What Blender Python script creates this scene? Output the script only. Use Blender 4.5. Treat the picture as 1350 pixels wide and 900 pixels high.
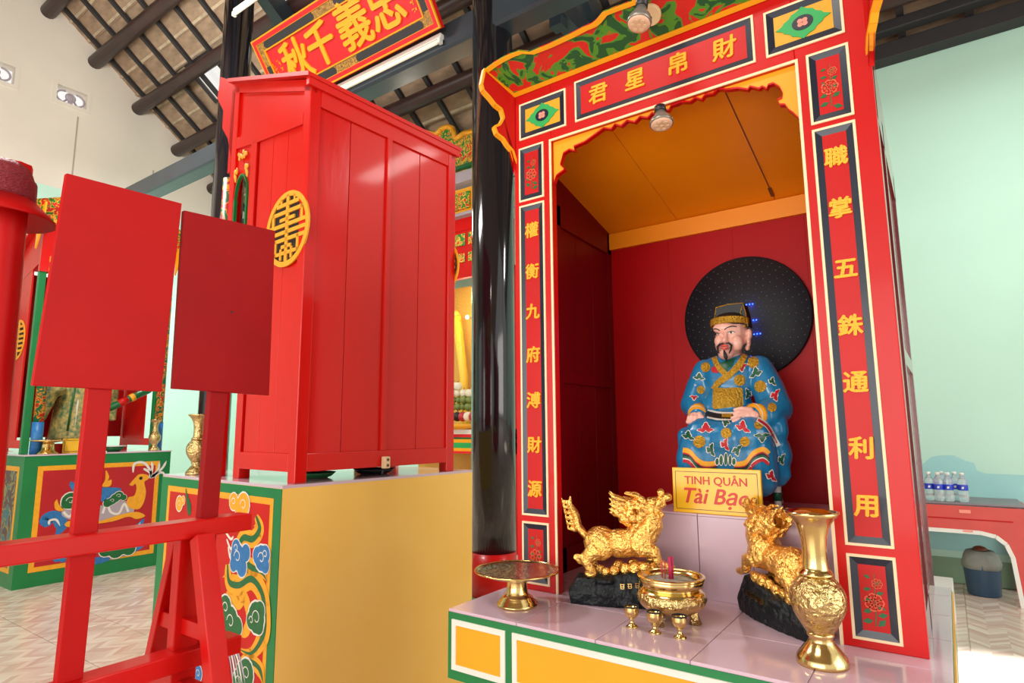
import bpy, bmesh, math, random
from mathutils import Vector, Matrix, noise
from mathutils.bvhtree import BVHTree
random.seed(7)
for _o in list(bpy.data.objects): bpy.data.objects.remove(_o)
scene = bpy.context.scene
COL = scene.collection
V = Vector
R_ = math.radians
# ------------------------------------------------------------------ camera
CAMH = 1.3
cam_d = bpy.data.cameras.new('camera'); cam = bpy.data.objects.new('camera', cam_d); COL.objects.link(cam)
cam_d.sensor_width = 36.0; cam_d.lens = 800.0*36/1350; cam_d.clip_start = .05; cam_d.clip_end = 200
RX = V((0.816, -0.087, -0.572)); RY = V((0.579, 0.111, 0.808))      # room axes seen in camera axes (x right, y down, z forward)
RX.normalize(); RY = (RY - RX*RX.dot(RY)).normalized(); RZ = RX.cross(RY)
c_right = V((RX[0], RY[0], RZ[0])); c_down = V((RX[1], RY[1], RZ[1])); c_fwd = V((RX[2], RY[2], RZ[2]))
cam.matrix_world = Matrix(((c_right[0], -c_down[0], -c_fwd[0], 0), (c_right[1], -c_down[1], -c_fwd[1], 0), (c_right[2], -c_down[2], -c_fwd[2], CAMH), (0, 0, 0, 1)))
scene.camera = cam
# ------------------------------------------------------------------ world, lights, exposure
scene.view_settings.view_transform = 'Standard'; scene.view_settings.look = 'None'
scene.view_settings.gamma = 1.0; scene.view_settings.use_curve_mapping = False
scene.view_settings.exposure = 0.0
w = bpy.data.worlds.new('world'); scene.world = w; w.use_nodes = True
bg = w.node_tree.nodes['Background']; bg.inputs[0].default_value = (1.0, 0.97, 0.93, 1); bg.inputs[1].default_value = 1.0
def area(name, loc, target, sx, sy, power, col=(1, 1, 1)):
    l = bpy.data.lights.new(name, 'AREA'); l.shape = 'RECTANGLE'; l.size = sx; l.size_y = sy; l.energy = power; l.color = col
    o = bpy.data.objects.new(name, l); COL.objects.link(o); o.location = loc
    o.rotation_euler = (V(target)-V(loc)).to_track_quat('-Z', 'Y').to_euler(); return o
area('daylight_front_doorway', (-1.6, -4.2, 1.5), (-1.2, 2.0, 1.4), 6.0, 2.6, 200, (1.0, 0.97, 0.92))
area('daylight_side_doorway', (4.7, 1.5, 2.2), (-2.0, 2.0, 1.2), 4.0, 3.4, 150, (1.0, 0.96, 0.9))
area('fill_above_shrine', (-1.2, -0.6, 4.2), (-1.2, 1.6, 1.0), 1.2, 0.3, 30, (1.0, 0.95, 0.88))  # added fill for the shrine front and its ceiling; no fixture there
area('fill_over_altars', (-4.6, 1.0, 4.9), (-4.6, 1.6, 1.0), 1.2, 0.5, 130, (1.0, 0.98, 0.96))  # unseen area fill above the altars, without a fixture
area('fill_left_aisle', (-7.6, 3.6, 4.1), (-8.6, 3.6, 2.0), 1.2, 0.4, 150, (1.0, 0.99, 0.96))  # fill added to brighten the left wall; no lamp hangs here
area('fill_under_roof', (-6.0, 1.6, 5.0), (-8.5, 3.5, 6.0), 1.4, 0.6, 110, (1.0, 0.95, 0.88))  # upward fill added for the roof tiles and gable, not a real lamp
sp_ = bpy.data.lights.new('floor_patch_spot', 'SPOT'); sp_.energy = 3500; sp_.spot_size = R_(13); sp_.spot_blend = .6; sp_.shadow_soft_size = .1  # spot added to throw the bright floor patch; no roof opening above it
so_ = bpy.data.objects.new('floor_patch_spot', sp_); COL.objects.link(so_); so_.location = (.35, 4.0, 4.4); so_.rotation_euler = (V((.12, 4.15, 0))-V((.35, 4.0, 4.4))).to_track_quat('-Z', 'Y').to_euler()
area('fill_back_aisle', (0.9, 4.3, 4.3), (0.9, 4.6, 0), 1.2, 0.3, 60, (1.0, 0.97, 0.92))  # unseen fill for the rear floor and wall; no fixture modelled

# ------------------------------------------------------------------ pixel -> plane (used for flat painted art and proportions)
def ray(px, py):
    r = V((px-675.0, py-450.0, 800.0)); return c_right*r[0] + c_down*r[1] + c_fwd*r[2]
C0 = V((0, 0, CAMH))
def P(px, py, X=None, Y=None, Z=None):
    r = ray(px, py)
    t = X/r[0] if X is not None else (Y/r[1] if Y is not None else (Z-CAMH)/r[2])
    return C0 + r*t
def PN(px, py, pt, n):
    r = ray(px, py); t = (V(pt)-C0).dot(n)/r.dot(n); return C0 + r*t

# ------------------------------------------------------------------ materials
def mat(name, col, rough=.5, metal=0, var=0, vscale=6, bump=0, bscale=40, coat=0, spec=None, emit=None, estr=0, alpha=None, trans=0, stretch=None, col2=None):
    m = bpy.data.materials.new(name); m.use_nodes = True; nt = m.node_tree; b = nt.nodes['Principled BSDF']
    b.inputs['Base Color'].default_value = (*col, 1); b.inputs['Roughness'].default_value = rough; b.inputs['Metallic'].default_value = metal
    if coat: b.inputs['Coat Weight'].default_value = coat; b.inputs['Coat Roughness'].default_value = .08
    if spec is not None: b.inputs['Specular IOR Level'].default_value = spec
    if emit: b.inputs['Emission Color'].default_value = (*emit, 1); b.inputs['Emission Strength'].default_value = estr
    if trans: b.inputs['Transmission Weight'].default_value = trans; b.inputs['IOR'].default_value = 1.33
    if alpha is not None: b.inputs['Alpha'].default_value = alpha
    tc = None
    if var or bump:
        tc = nt.nodes.new('ShaderNodeTexCoord'); mp = nt.nodes.new('ShaderNodeMapping'); nt.links.new(tc.outputs['Object'], mp.inputs[0])
        if stretch: mp.inputs['Scale'].default_value = stretch
    if var:
        n = nt.nodes.new('ShaderNodeTexNoise'); n.inputs['Scale'].default_value = vscale; n.inputs['Detail'].default_value = 5
        nt.links.new(mp.outputs[0], n.inputs['Vector'])
        r = nt.nodes.new('ShaderNodeValToRGB'); r.color_ramp.elements[0].position = .3; r.color_ramp.elements[1].position = .7
        c2 = col2 or tuple(c*(1-var) for c in col)
        r.color_ramp.elements[0].color = (*c2, 1); r.color_ramp.elements[1].color = (*[min(1, c*(1+var*.3)) for c in col], 1)
        nt.links.new(n.outputs['Fac'], r.inputs[0]); nt.links.new(r.outputs[0], b.inputs['Base Color'])
    if bump:
        n = nt.nodes.new('ShaderNodeTexNoise'); n.inputs['Scale'].default_value = bscale; n.inputs['Detail'].default_value = 3
        nt.links.new(mp.outputs[0], n.inputs['Vector'])
        bp = nt.nodes.new('ShaderNodeBump'); bp.inputs['Strength'].default_value = bump; bp.inputs['Distance'].default_value = .01
        nt.links.new(n.outputs['Fac'], bp.inputs['Height']); nt.links.new(bp.outputs[0], b.inputs['Normal'])
    return m
def srgb(r, g, b):
    f = lambda c: (c/255/12.92) if c/255 <= .04045 else ((c/255+.055)/1.055)**2.4
    return (f(r), f(g), f(b))
M = {}
M['red'] = mat('red gloss paint', srgb(206, 12, 8), .35, var=.12, vscale=3, coat=.12, spec=.3, bump=.05, bscale=9)
M['redwood'] = mat('red lacquered boards', srgb(214, 14, 6), .25, var=.12, vscale=2, coat=.3, spec=.3, bump=.12, bscale=14, stretch=(1, 1, .25))
M['redback'] = mat('red painted back boards', srgb(212, 26, 16), .42, var=.08, vscale=2, coat=.1, spec=.3, bump=.05, bscale=12, stretch=(1, 1, .2))
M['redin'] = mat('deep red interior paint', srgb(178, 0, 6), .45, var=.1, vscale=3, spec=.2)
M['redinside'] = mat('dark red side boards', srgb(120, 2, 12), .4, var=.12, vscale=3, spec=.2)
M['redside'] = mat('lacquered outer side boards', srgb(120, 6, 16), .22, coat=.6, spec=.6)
M['redart'] = mat('red painted ground', srgb(200, 16, 12), .4, var=.1, vscale=5, spec=.3)
M['redart2'] = mat('crimson painted ground', srgb(184, 16, 30), .35, var=.1, vscale=3)
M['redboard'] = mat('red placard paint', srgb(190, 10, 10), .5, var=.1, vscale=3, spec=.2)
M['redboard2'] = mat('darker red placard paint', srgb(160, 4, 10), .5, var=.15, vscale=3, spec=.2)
M['cream'] = mat('cream line paint', srgb(245, 222, 180), .5)
M['white'] = mat('white paint', srgb(236, 232, 220), .5, var=.06)
M['navy'] = mat('navy bevel paint', srgb(22, 30, 48), .3, coat=.12)
M['yellow'] = mat('yellow orange paint', srgb(248, 168, 14), .4, var=.06, vscale=4)
M['mustard'] = mat('mustard panel paint', srgb(226, 164, 20), .4)
M['orange'] = mat('orange ceiling boards', srgb(255, 150, 2), .42, var=.08, vscale=3)
M['green'] = mat('green paint', srgb(10, 124, 62), .35, var=.12, vscale=5)
M['greenlt'] = mat('jade green paint', srgb(40, 168, 84), .4)
M['blueart'] = mat('blue painted art', srgb(44, 120, 184), .4, var=.25, vscale=40)
M['greenart'] = mat('green painted art', srgb(16, 104, 50), .4, var=.25, vscale=40)
M['whiteart'] = mat('white painted art', srgb(228, 224, 214), .5)
M['greyart'] = mat('mauve grey painted art', srgb(170, 160, 170), .5)
M['yellowart'] = mat('yellow painted art', srgb(242, 168, 28), .45, var=.1, vscale=30)
M['blackart'] = mat('black line paint', srgb(24, 22, 26), .5)
M['pinkart'] = mat('pink painted petals', srgb(238, 150, 130), .5)
M['coral'] = mat('coral painted petals', srgb(236, 92, 52), .5)
M['gold'] = mat('gilded lettering', srgb(252, 176, 30), .35, metal=.15, bump=.3, bscale=200)
M['block'] = mat('yellow painted plaster', srgb(252, 208, 110), .6, var=.07, vscale=1.5, bump=.04, bscale=20, col2=srgb(246, 194, 84))
M['tile'] = mat('lilac pink ceramic tile', srgb(212, 184, 198), .12, var=.05, vscale=6, coat=.3)
M['grout'] = mat('dusty mauve grout', srgb(168, 140, 150), .8)
M['brass'] = mat('polished brass', srgb(226, 198, 130), .16, metal=1, bump=.05, bscale=30)
M['brassrel'] = mat('embossed brass', srgb(208, 182, 122), .25, metal=1, bump=1.0, bscale=70)
M['silver'] = mat('tarnished plate metal', srgb(190, 176, 160), .25, metal=1, bump=.4, bscale=60)
M['giltstatue'] = mat('glossy gilded resin', srgb(255, 202, 108), .22, metal=.85, bump=.9, bscale=95)
M['rock'] = mat('black green carved stand', srgb(8, 17, 22), .5, spec=.35, bump=1.5, bscale=32)
M['column'] = mat('black lacquered wood', srgb(24, 22, 28), .12, coat=.6, bump=.12, bscale=7, stretch=(1, 1, .3))
M['beam'] = mat('dark slate painted beam', srgb(52, 62, 70), .3, var=.2, vscale=3, bump=.1, bscale=10)
M['purlin'] = mat('dark red brown round timber', srgb(60, 36, 34), .4, var=.3, vscale=4, bump=.15, bscale=20)
M['rafter'] = mat('dark rafter timber', srgb(44, 42, 44), .6, var=.2)
M['rooftile'] = mat('fired clay roof tile underside', srgb(172, 146, 120), .9, var=.45, vscale=3.5, bump=.3, bscale=30, stretch=(1, 3, 1))
M['roofedge'] = mat('pale tile lip', srgb(196, 178, 150), .9, var=.3, vscale=8)
M['skin'] = mat('painted flesh', srgb(236, 178, 160), .3, coat=.2, var=.05, vscale=20)
M['robe'] = mat('glossy blue robe paint', srgb(24, 122, 172), .25, coat=.4, var=.15, vscale=14)
M['robegold'] = mat('gold leaf medallion', srgb(206, 158, 48), .35, metal=.6, bump=1.0, bscale=160)
M['hat'] = mat('black lacquer cap', srgb(14, 18, 20), .5)
M['lips'] = mat('coral lip paint', srgb(220, 84, 74), .4)
M['robegreen'] = mat('deep green lining', srgb(14, 86, 60), .35)
M['robered'] = mat('crimson cloud paint', srgb(186, 24, 40), .4)
M['discblack'] = mat('black disc panel', srgb(12, 15, 26), .55, var=.1, vscale=20)
M['led_off'] = mat('unlit diode', srgb(120, 130, 145), .3)
M['led_on'] = mat('lit blue diode', (.1, .2, 1), .3, emit=(.01, .05, 1.0), estr=14)
M['sign'] = mat('yellow acrylic sign', srgb(250, 196, 40), .25, coat=.2)
M['signred'] = mat('red sign lettering', srgb(214, 58, 30), .4)
M['signpanel'] = mat('vermilion sign board', srgb(226, 26, 34), .35, coat=.25)
M['signdark'] = mat('dark sign border', srgb(52, 48, 50), .4)
M['signfret'] = mat('gold fret border', srgb(190, 140, 60), .5, var=.75, vscale=60)
M['wallmint'] = mat('mint green wall paint', srgb(188, 230, 212), .6, var=.06, vscale=.8, bump=.05, bscale=6)
M['wallcream'] = mat('aged cream wall paint', srgb(226, 220, 206), .8, var=.1, vscale=.9, bump=.06, bscale=5)
M['walldado'] = mat('dull green dado paint', srgb(136, 170, 140), .6, var=.12, vscale=2)
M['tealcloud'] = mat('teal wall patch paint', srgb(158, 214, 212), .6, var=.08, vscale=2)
M['rattan'] = mat('dark red woven rattan', srgb(140, 26, 40), .5, bump=1.0, bscale=120, stretch=(1, 1, 3))
M['bulbbody'] = mat('grey bulb housing', srgb(150, 146, 136), .25, metal=.5)
M['bulbface'] = mat('frosted bulb face', srgb(232, 190, 160), .35)
M['bulbdark'] = mat('dark bulb socket', srgb(34, 32, 38), .35)
M['beige'] = mat('beige plastic', srgb(232, 206, 158), .4)
M['tube'] = mat('fluorescent tube glass', srgb(250, 240, 216), .4, emit=(1, .93, .8), estr=.35)
M['incense'] = mat('magenta incense stick', srgb(196, 20, 84), .6)
M['ash'] = mat('grey incense ash', srgb(170, 166, 150), .95, var=.3, vscale=60, bump=.8, bscale=90)
M['plred'] = mat('red plastic', srgb(206, 74, 66), .35, var=.1, vscale=5)
M['plwhite'] = mat('white plastic', srgb(228, 230, 222), .4)
M['plgrey'] = mat('grey table top', srgb(132, 122, 128), .4)
M['binblue'] = mat('dark blue plastic', srgb(52, 82, 108), .4, var=.1)
M['binlid'] = mat('grey plastic bag rim', srgb(140, 146, 138), .5, bump=.6, bscale=30)
M['glassb'] = mat('clear bottle plastic', (.92, .97, .97), .08, trans=.75, spec=.6)
M['bluelabel'] = mat('blue bottle label', srgb(36, 60, 190), .4)
M['amber'] = mat('golden altar backdrop', srgb(226, 176, 76), .5, var=.2, vscale=60)
M['candle'] = mat('yellow carved candle', srgb(248, 206, 64), .4, bump=1, bscale=30)
M['fruit'] = mat('green fruit skin', srgb(120, 138, 62), .45, var=.3, vscale=20)
M['fruitred'] = mat('pink red fruit skin', srgb(190, 40, 60), .4, var=.3, vscale=20)
M['fruitpale'] = mat('pale flower cluster', srgb(230, 226, 200), .6, bump=.8, bscale=40)
M['dark'] = mat('dark cavity shade', srgb(30, 20, 20), .8)  # near-black colour standing in for shade inside openings
M['screw'] = mat('rusted mark', srgb(60, 20, 20), .6)
M['brownwood'] = mat('brown wood', srgb(120, 60, 30), .4, var=.3, vscale=8)
M['plaster'] = mat('white ceramic', srgb(226, 224, 218), .4)
M['silk'] = mat('patterned silk robe', srgb(196, 168, 90), .45, var=.7, vscale=30, col2=srgb(40, 110, 80))
def glass_mat():
    m = bpy.data.materials.new('skylight glass tile'); m.use_nodes = True; nt = m.node_tree
    for n in list(nt.nodes): nt.nodes.remove(n)
    o = nt.nodes.new('ShaderNodeOutputMaterial'); mx = nt.nodes.new('ShaderNodeMixShader'); t = nt.nodes.new('ShaderNodeBsdfTransparent'); g = nt.nodes.new('ShaderNodeBsdfGlossy'); g.inputs['Roughness'].default_value = .1
    mx.inputs[0].default_value = .06; nt.links.new(t.outputs[0], mx.inputs[1]); nt.links.new(g.outputs[0], mx.inputs[2]); nt.links.new(mx.outputs[0], o.inputs[0]); return m
M['skyglass'] = glass_mat()
def floor_mat():                      # pink and cream chevron print on the glazed floor tiles
    m = mat('chevron printed floor tile', srgb(214, 192, 176), .22); nt = m.node_tree; b = nt.nodes['Principled BSDF']
    g = nt.nodes.new('ShaderNodeNewGeometry'); s = nt.nodes.new('ShaderNodeSeparateXYZ'); nt.links.new(g.outputs['Position'], s.inputs[0])
    def mth(op, a, b_, c=None):
        n = nt.nodes.new('ShaderNodeMath'); n.operation = op
        for i, v in enumerate((a, b_)):
            if v is None: continue
            if isinstance(v, (int, float)): n.inputs[i].default_value = v
            else: nt.links.new(v, n.inputs[i])
        return n.outputs[0]
    zig = mth('PINGPONG', s.outputs['X'], .1)
    yy = mth('ADD', s.outputs['Y'], mth('MULTIPLY', zig, 1.0))
    cell = mth('FLOOR', mth('MULTIPLY', yy, 22), None)
    col = mth('FLOOR', mth('MULTIPLY', s.outputs['X'], 10), None)
    cb = nt.nodes.new('ShaderNodeCombineXYZ'); nt.links.new(cell, cb.inputs[0]); nt.links.new(col, cb.inputs[1])
    wn = nt.nodes.new('ShaderNodeTexWhiteNoise'); nt.links.new(cb.outputs[0], wn.inputs['Vector'])
    r = nt.nodes.new('ShaderNodeValToRGB'); r.color_ramp.elements[0].color = (*srgb(204, 176, 160), 1); r.color_ramp.elements[1].color = (*srgb(230, 218, 202), 1)
    e = r.color_ramp.elements.new(.5); e.color = (*srgb(216, 196, 180), 1)
    nt.links.new(wn.outputs['Value'], r.inputs[0]); nt.links.new(r.outputs[0], b.inputs['Base Color'])
    return m
M['floor'] = floor_mat()
def crest_mat():                      # painted green clouds on red with fine gold veins
    m = mat('painted green clouds on red', (1, 0, 0), .4); nt = m.node_tree; b = nt.nodes['Principled BSDF']
    tc = nt.nodes.new('ShaderNodeTexCoord'); mp = nt.nodes.new('ShaderNodeMapping'); mp.inputs['Scale'].default_value = (1, 1, 1.3); nt.links.new(tc.outputs['Object'], mp.inputs[0])
    n = nt.nodes.new('ShaderNodeTexNoise'); n.inputs['Scale'].default_value = 12; n.inputs['Detail'].default_value = 2.5; n.inputs['Distortion'].default_value = 1.6; nt.links.new(mp.outputs[0], n.inputs['Vector'])
    r = nt.nodes.new('ShaderNodeValToRGB'); cr = r.color_ramp; cr.interpolation = 'CONSTANT'
    cr.elements[0].color = (*srgb(20, 84, 40), 1); cr.elements[1].position = .46; cr.elements[1].color = (*srgb(76, 140, 36), 1)
    for p, c in ((.535, (150, 110, 30)), (.545, (206, 34, 24)), (.75, (196, 22, 22))):
        e = cr.elements.new(p); e.color = (*srgb(*c), 1)
    nt.links.new(n.outputs['Fac'], r.inputs[0]); nt.links.new(r.outputs[0], b.inputs['Base Color']); return m
M['crest'] = crest_mat()
def fret(name, c1, c2, c3, scale):
    m = mat(name, c1, .4); nt = m.node_tree; b = nt.nodes['Principled BSDF']
    tc = nt.nodes.new('ShaderNodeTexCoord'); n = nt.nodes.new('ShaderNodeTexNoise'); n.inputs['Scale'].default_value = scale; n.inputs['Distortion'].default_value = 2; nt.links.new(tc.outputs['Object'], n.inputs['Vector'])
    r = nt.nodes.new('ShaderNodeValToRGB'); cr = r.color_ramp; cr.interpolation = 'CONSTANT'; cr.elements[0].color = (*c1, 1); cr.elements[1].position = .48; cr.elements[1].color = (*c2, 1)
    e = cr.elements.new(.56); e.color = (*c3, 1)
    nt.links.new(n.outputs['Fac'], r.inputs[0]); nt.links.new(r.outputs[0], b.inputs['Base Color']); return m
M['carved'] = fret('carved gold green red panel', srgb(40, 130, 50), srgb(240, 190, 60), srgb(210, 40, 30), 14)
M['pillarart'] = fret('painted dragon pillar', srgb(20, 110, 70), srgb(236, 160, 40), srgb(190, 40, 30), 12)
M['figured'] = fret('painted figure scene', srgb(90, 60, 60), srgb(150, 140, 70), srgb(60, 110, 120), 7)

# ------------------------------------------------------------------ mesh builder
class MB:
    def __init__(s): s.v = []; s.f = []; s.sm = []
    def add(s, vs, fs, smooth=False):
        o = len(s.v); s.v += [V(v) for v in vs]; s.f += [tuple(i+o for i in f) for f in fs]; s.sm += [smooth]*len(fs); return s
    def box(s, x0, x1, y0, y1, z0, z1):
        vs = [(x, y, z) for x in (x0, x1) for y in (y0, y1) for z in (z0, z1)]
        return s.add(vs, [(0, 1, 3, 2), (4, 6, 7, 5), (0, 4, 5, 1), (2, 3, 7, 6), (0, 2, 6, 4), (1, 5, 7, 3)])
    def obox(s, o, a, b, c):              # oriented box: corner + 3 edge vectors
        o, a, b, c = V(o), V(a), V(b), V(c)
        vs = [o+a*i+b*j+c*k for i in (0, 1) for j in (0, 1) for k in (0, 1)]
        return s.add(vs, [(0, 1, 3, 2), (4, 6, 7, 5), (0, 4, 5, 1), (2, 3, 7, 6), (0, 2, 6, 4), (1, 5, 7, 3)])
    def bar(s, p, q, wv, tv):             # bar from p to q with full-width vectors wv and tv
        p, q, wv, tv = V(p), V(q), V(wv), V(tv); return s.obox(p-wv/2-tv/2, q-p, wv, tv)
    def tube(s, pts, rad, n=12, cap=True, flat=1.0):
        pts = [V(p) for p in pts]; m = len(pts)
        if not isinstance(rad, (list, tuple)): rad = [rad]*m
        d0 = (pts[1]-pts[0]).normalized(); up = V((0, 0, 1)) if abs(d0.z) < .9 else V((1, 0, 0)); u = d0.cross(up).normalized()
        vs = []
        for i, p in enumerate(pts):
            d = (pts[min(i+1, m-1)]-pts[max(i-1, 0)]).normalized(); u = (u-d*u.dot(d)).normalized(); w_ = d.cross(u)
            for k in range(n):
                a = 2*math.pi*k/n; vs.append(p+u*math.cos(a)*rad[i]+w_*math.sin(a)*rad[i]*flat)
        fs = [(i*n+k, i*n+(k+1) % n, (i+1)*n+(k+1) % n, (i+1)*n+k) for i in range(m-1) for k in range(n)]
        s.add(vs, fs, True)
        if cap: s.add([vs[k] for k in range(n)], [tuple(range(n))[::-1]]); s.add([vs[(m-1)*n+k] for k in range(n)], [tuple(range(n))])
        return s
    def cyl(s, p, q, r, r2=None, n=16): return s.tube([p, q], [r, r if r2 is None else r2], n)
    def lathe(s, c, prof, n=32, sx=1, sy=1, rim=None):
        c = V(c); vs = []
        for r, z in prof:
            for k in range(n):
                a = 2*math.pi*k/n; rr = r if rim is None else r*(1+rim(a, z)); vs.append(c+V((rr*math.cos(a)*sx, rr*math.sin(a)*sy, z)))
        m = len(prof); fs = [(i*n+k, i*n+(k+1) % n, (i+1)*n+(k+1) % n, (i+1)*n+k) for i in range(m-1) for k in range(n)]
        s.add(vs, fs, True)
        if V(prof[0]) == V(prof[-1]): return s
        if prof[0][0] > 1e-4: s.add(vs[:n], [tuple(range(n))[::-1]])
        if prof[-1][0] > 1e-4: s.add(vs[-n:], [tuple(range(n))])
        return s
    def ball(s, c, r, n=12, m=8, rot=None):
        r = (r, r, r) if not isinstance(r, (list, tuple)) else r; c = V(c); vs = []
        for i in range(m+1):
            t = math.pi*i/m
            for k in range(n):
                a = 2*math.pi*k/n; q = V((r[0]*math.sin(t)*math.cos(a), r[1]*math.sin(t)*math.sin(a), r[2]*math.cos(t)))
                if rot: q = rot @ q
                vs.append(c+q)
        fs = [(i*n+k, (i+1)*n+k, (i+1)*n+(k+1) % n, i*n+(k+1) % n) for i in range(m) for k in range(n)]
        return s.add(vs, fs, True)
    def poly(s, pts): return s.add(pts, [tuple(range(len(pts)))])
    def prism(s, pts, d):                 # extrude 3D polygon by vector d
        pts = [V(p) for p in pts]; d = V(d); n = len(pts)
        return s.add(pts+[p+d for p in pts], [tuple(range(n))[::-1], tuple(range(n, 2*n))]+[(i, (i+1) % n, n+(i+1) % n, n+i) for i in range(n)])
    def ring(s, a, b, d):                 # frame between two equal-length loops, thickness d
        n = len(a); d = V(d); a = [V(p) for p in a]; b = [V(p) for p in b]
        vs = a+b+[p+d for p in a]+[p+d for p in b]; fs = []
        for i in range(n):
            j = (i+1) % n; fs += [(i, j, n+j, n+i), (2*n+i, 3*n+i, 3*n+j, 2*n+j), (i, 2*n+i, 2*n+j, j), (n+i, n+j, 3*n+j, 3*n+i)]
        return s.add(vs, fs)
    def copyfrom(s, o): return s.add(o.v, o.f)
class Thing:
    def __init__(s, name, label, cat, loc=(0, 0, 0), rz=0, group=None):
        s.o = bpy.data.objects.new(name, None); COL.objects.link(s.o); s.o.empty_display_size = .1
        s.o.location = loc; s.o.rotation_euler = (0, 0, rz); s.o['label'] = label; s.o['category'] = cat
        if group: s.o['group'] = group
        s.inv = (Matrix.Translation(V(loc)) @ Matrix.Rotation(rz, 4, 'Z')).inverted()
    def part(s, name, mb, m, parent=None, label=None, bevel=0, local=False, **k):
        return build(name, mb, m, parent or s.o, None if local else s.inv, label, bevel, **k)
def build(name, mb, m, parent=None, inv=None, label=None, bevel=0, remesh=0, smoothit=0, kind=None, cat=None, group=None, auto=False):
    me = bpy.data.meshes.new(name); vs = [inv @ v for v in mb.v] if inv else mb.v
    me.from_pydata([tuple(v) for v in vs], [], mb.f); me.update()
    me.polygons.foreach_set('use_smooth', [bool(x) for x in mb.sm])
    bm = bmesh.new(); bm.from_mesh(me); bmesh.ops.remove_doubles(bm, verts=bm.verts, dist=1e-6)
    if not remesh: bmesh.ops.recalc_face_normals(bm, faces=bm.faces)
    bm.to_mesh(me); bm.free()
    me.materials.append(M[m] if isinstance(m, str) else m)
    o = bpy.data.objects.new(name, me); COL.objects.link(o)
    if parent: o.parent = parent
    if remesh:
        md = o.modifiers.new('r', 'REMESH'); md.mode = 'VOXEL'; md.voxel_size = remesh; md.use_smooth_shade = True
        if smoothit: sm = o.modifiers.new('s', 'SMOOTH'); sm.iterations = smoothit; sm.factor = .5
        dg = bpy.context.evaluated_depsgraph_get(); me2 = bpy.data.meshes.new_from_object(o.evaluated_get(dg)); o.modifiers.clear(); o.data = me2; me2.name = name
        if not me2.materials: me2.materials.append(M[m])
    if bevel:
        md = o.modifiers.new('bevel', 'BEVEL'); md.width = bevel; md.segments = 2; md.limit_method = 'ANGLE'
    if label: o['label'] = label
    if kind: o['kind'] = kind
    if cat: o['category'] = cat
    if group: o['group'] = group
    return o
def struct(name, mb, m, parent=None): return build(name, mb, m, parent, kind=None if parent else 'structure')
def copy_tree(o, parent=None):
    c = o.copy(); COL.objects.link(c)
    if parent: c.parent = parent
    for ch in [x for x in bpy.data.objects if x.parent == o]: copy_tree(ch, c)
    return c
def rect(x0, x1, z0, z1, Y): return [V((x0, Y, z0)), V((x1, Y, z0)), V((x1, Y, z1)), V((x0, Y, z1))]
def text_mb(body, size, origin, ux, uy, extrude=.002, bold=0, shear=0, align='CENTER', res=3):
    cu = bpy.data.curves.new('t', 'FONT'); cu.body = body; cu.size = size; cu.extrude = extrude; cu.shear = shear
    cu.align_x = align; cu.align_y = 'CENTER'; cu.resolution_u = res
    o = bpy.data.objects.new('t', cu); COL.objects.link(o); dg = bpy.context.evaluated_depsgraph_get(); dg.update()
    me = bpy.data.meshes.new_from_object(o.evaluated_get(dg)); ux, uy = V(ux).normalized(), V(uy).normalized(); uz = ux.cross(uy)
    mb = MB(); xs = [v.co.x for v in me.vertices]; ys = [v.co.y for v in me.vertices]
    cx_, cy_ = (min(xs)+max(xs))/2, (min(ys)+max(ys))/2
    for ki, (ox, oy) in enumerate(((0, 0),) if not bold else ((-bold, 0), (bold, 0), (0, bold*.8), (0, -bold*.8))):
        mb.add([V(origin)+ux*(v.co.x-cx_+ox)+uy*(v.co.y-cy_+oy)+uz*(v.co.z+ki*.00012) for v in me.vertices], [tuple(p.vertices) for p in me.polygons])
    bpy.data.objects.remove(o); bpy.data.curves.remove(cu); bpy.data.meshes.remove(me); return mb
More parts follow.
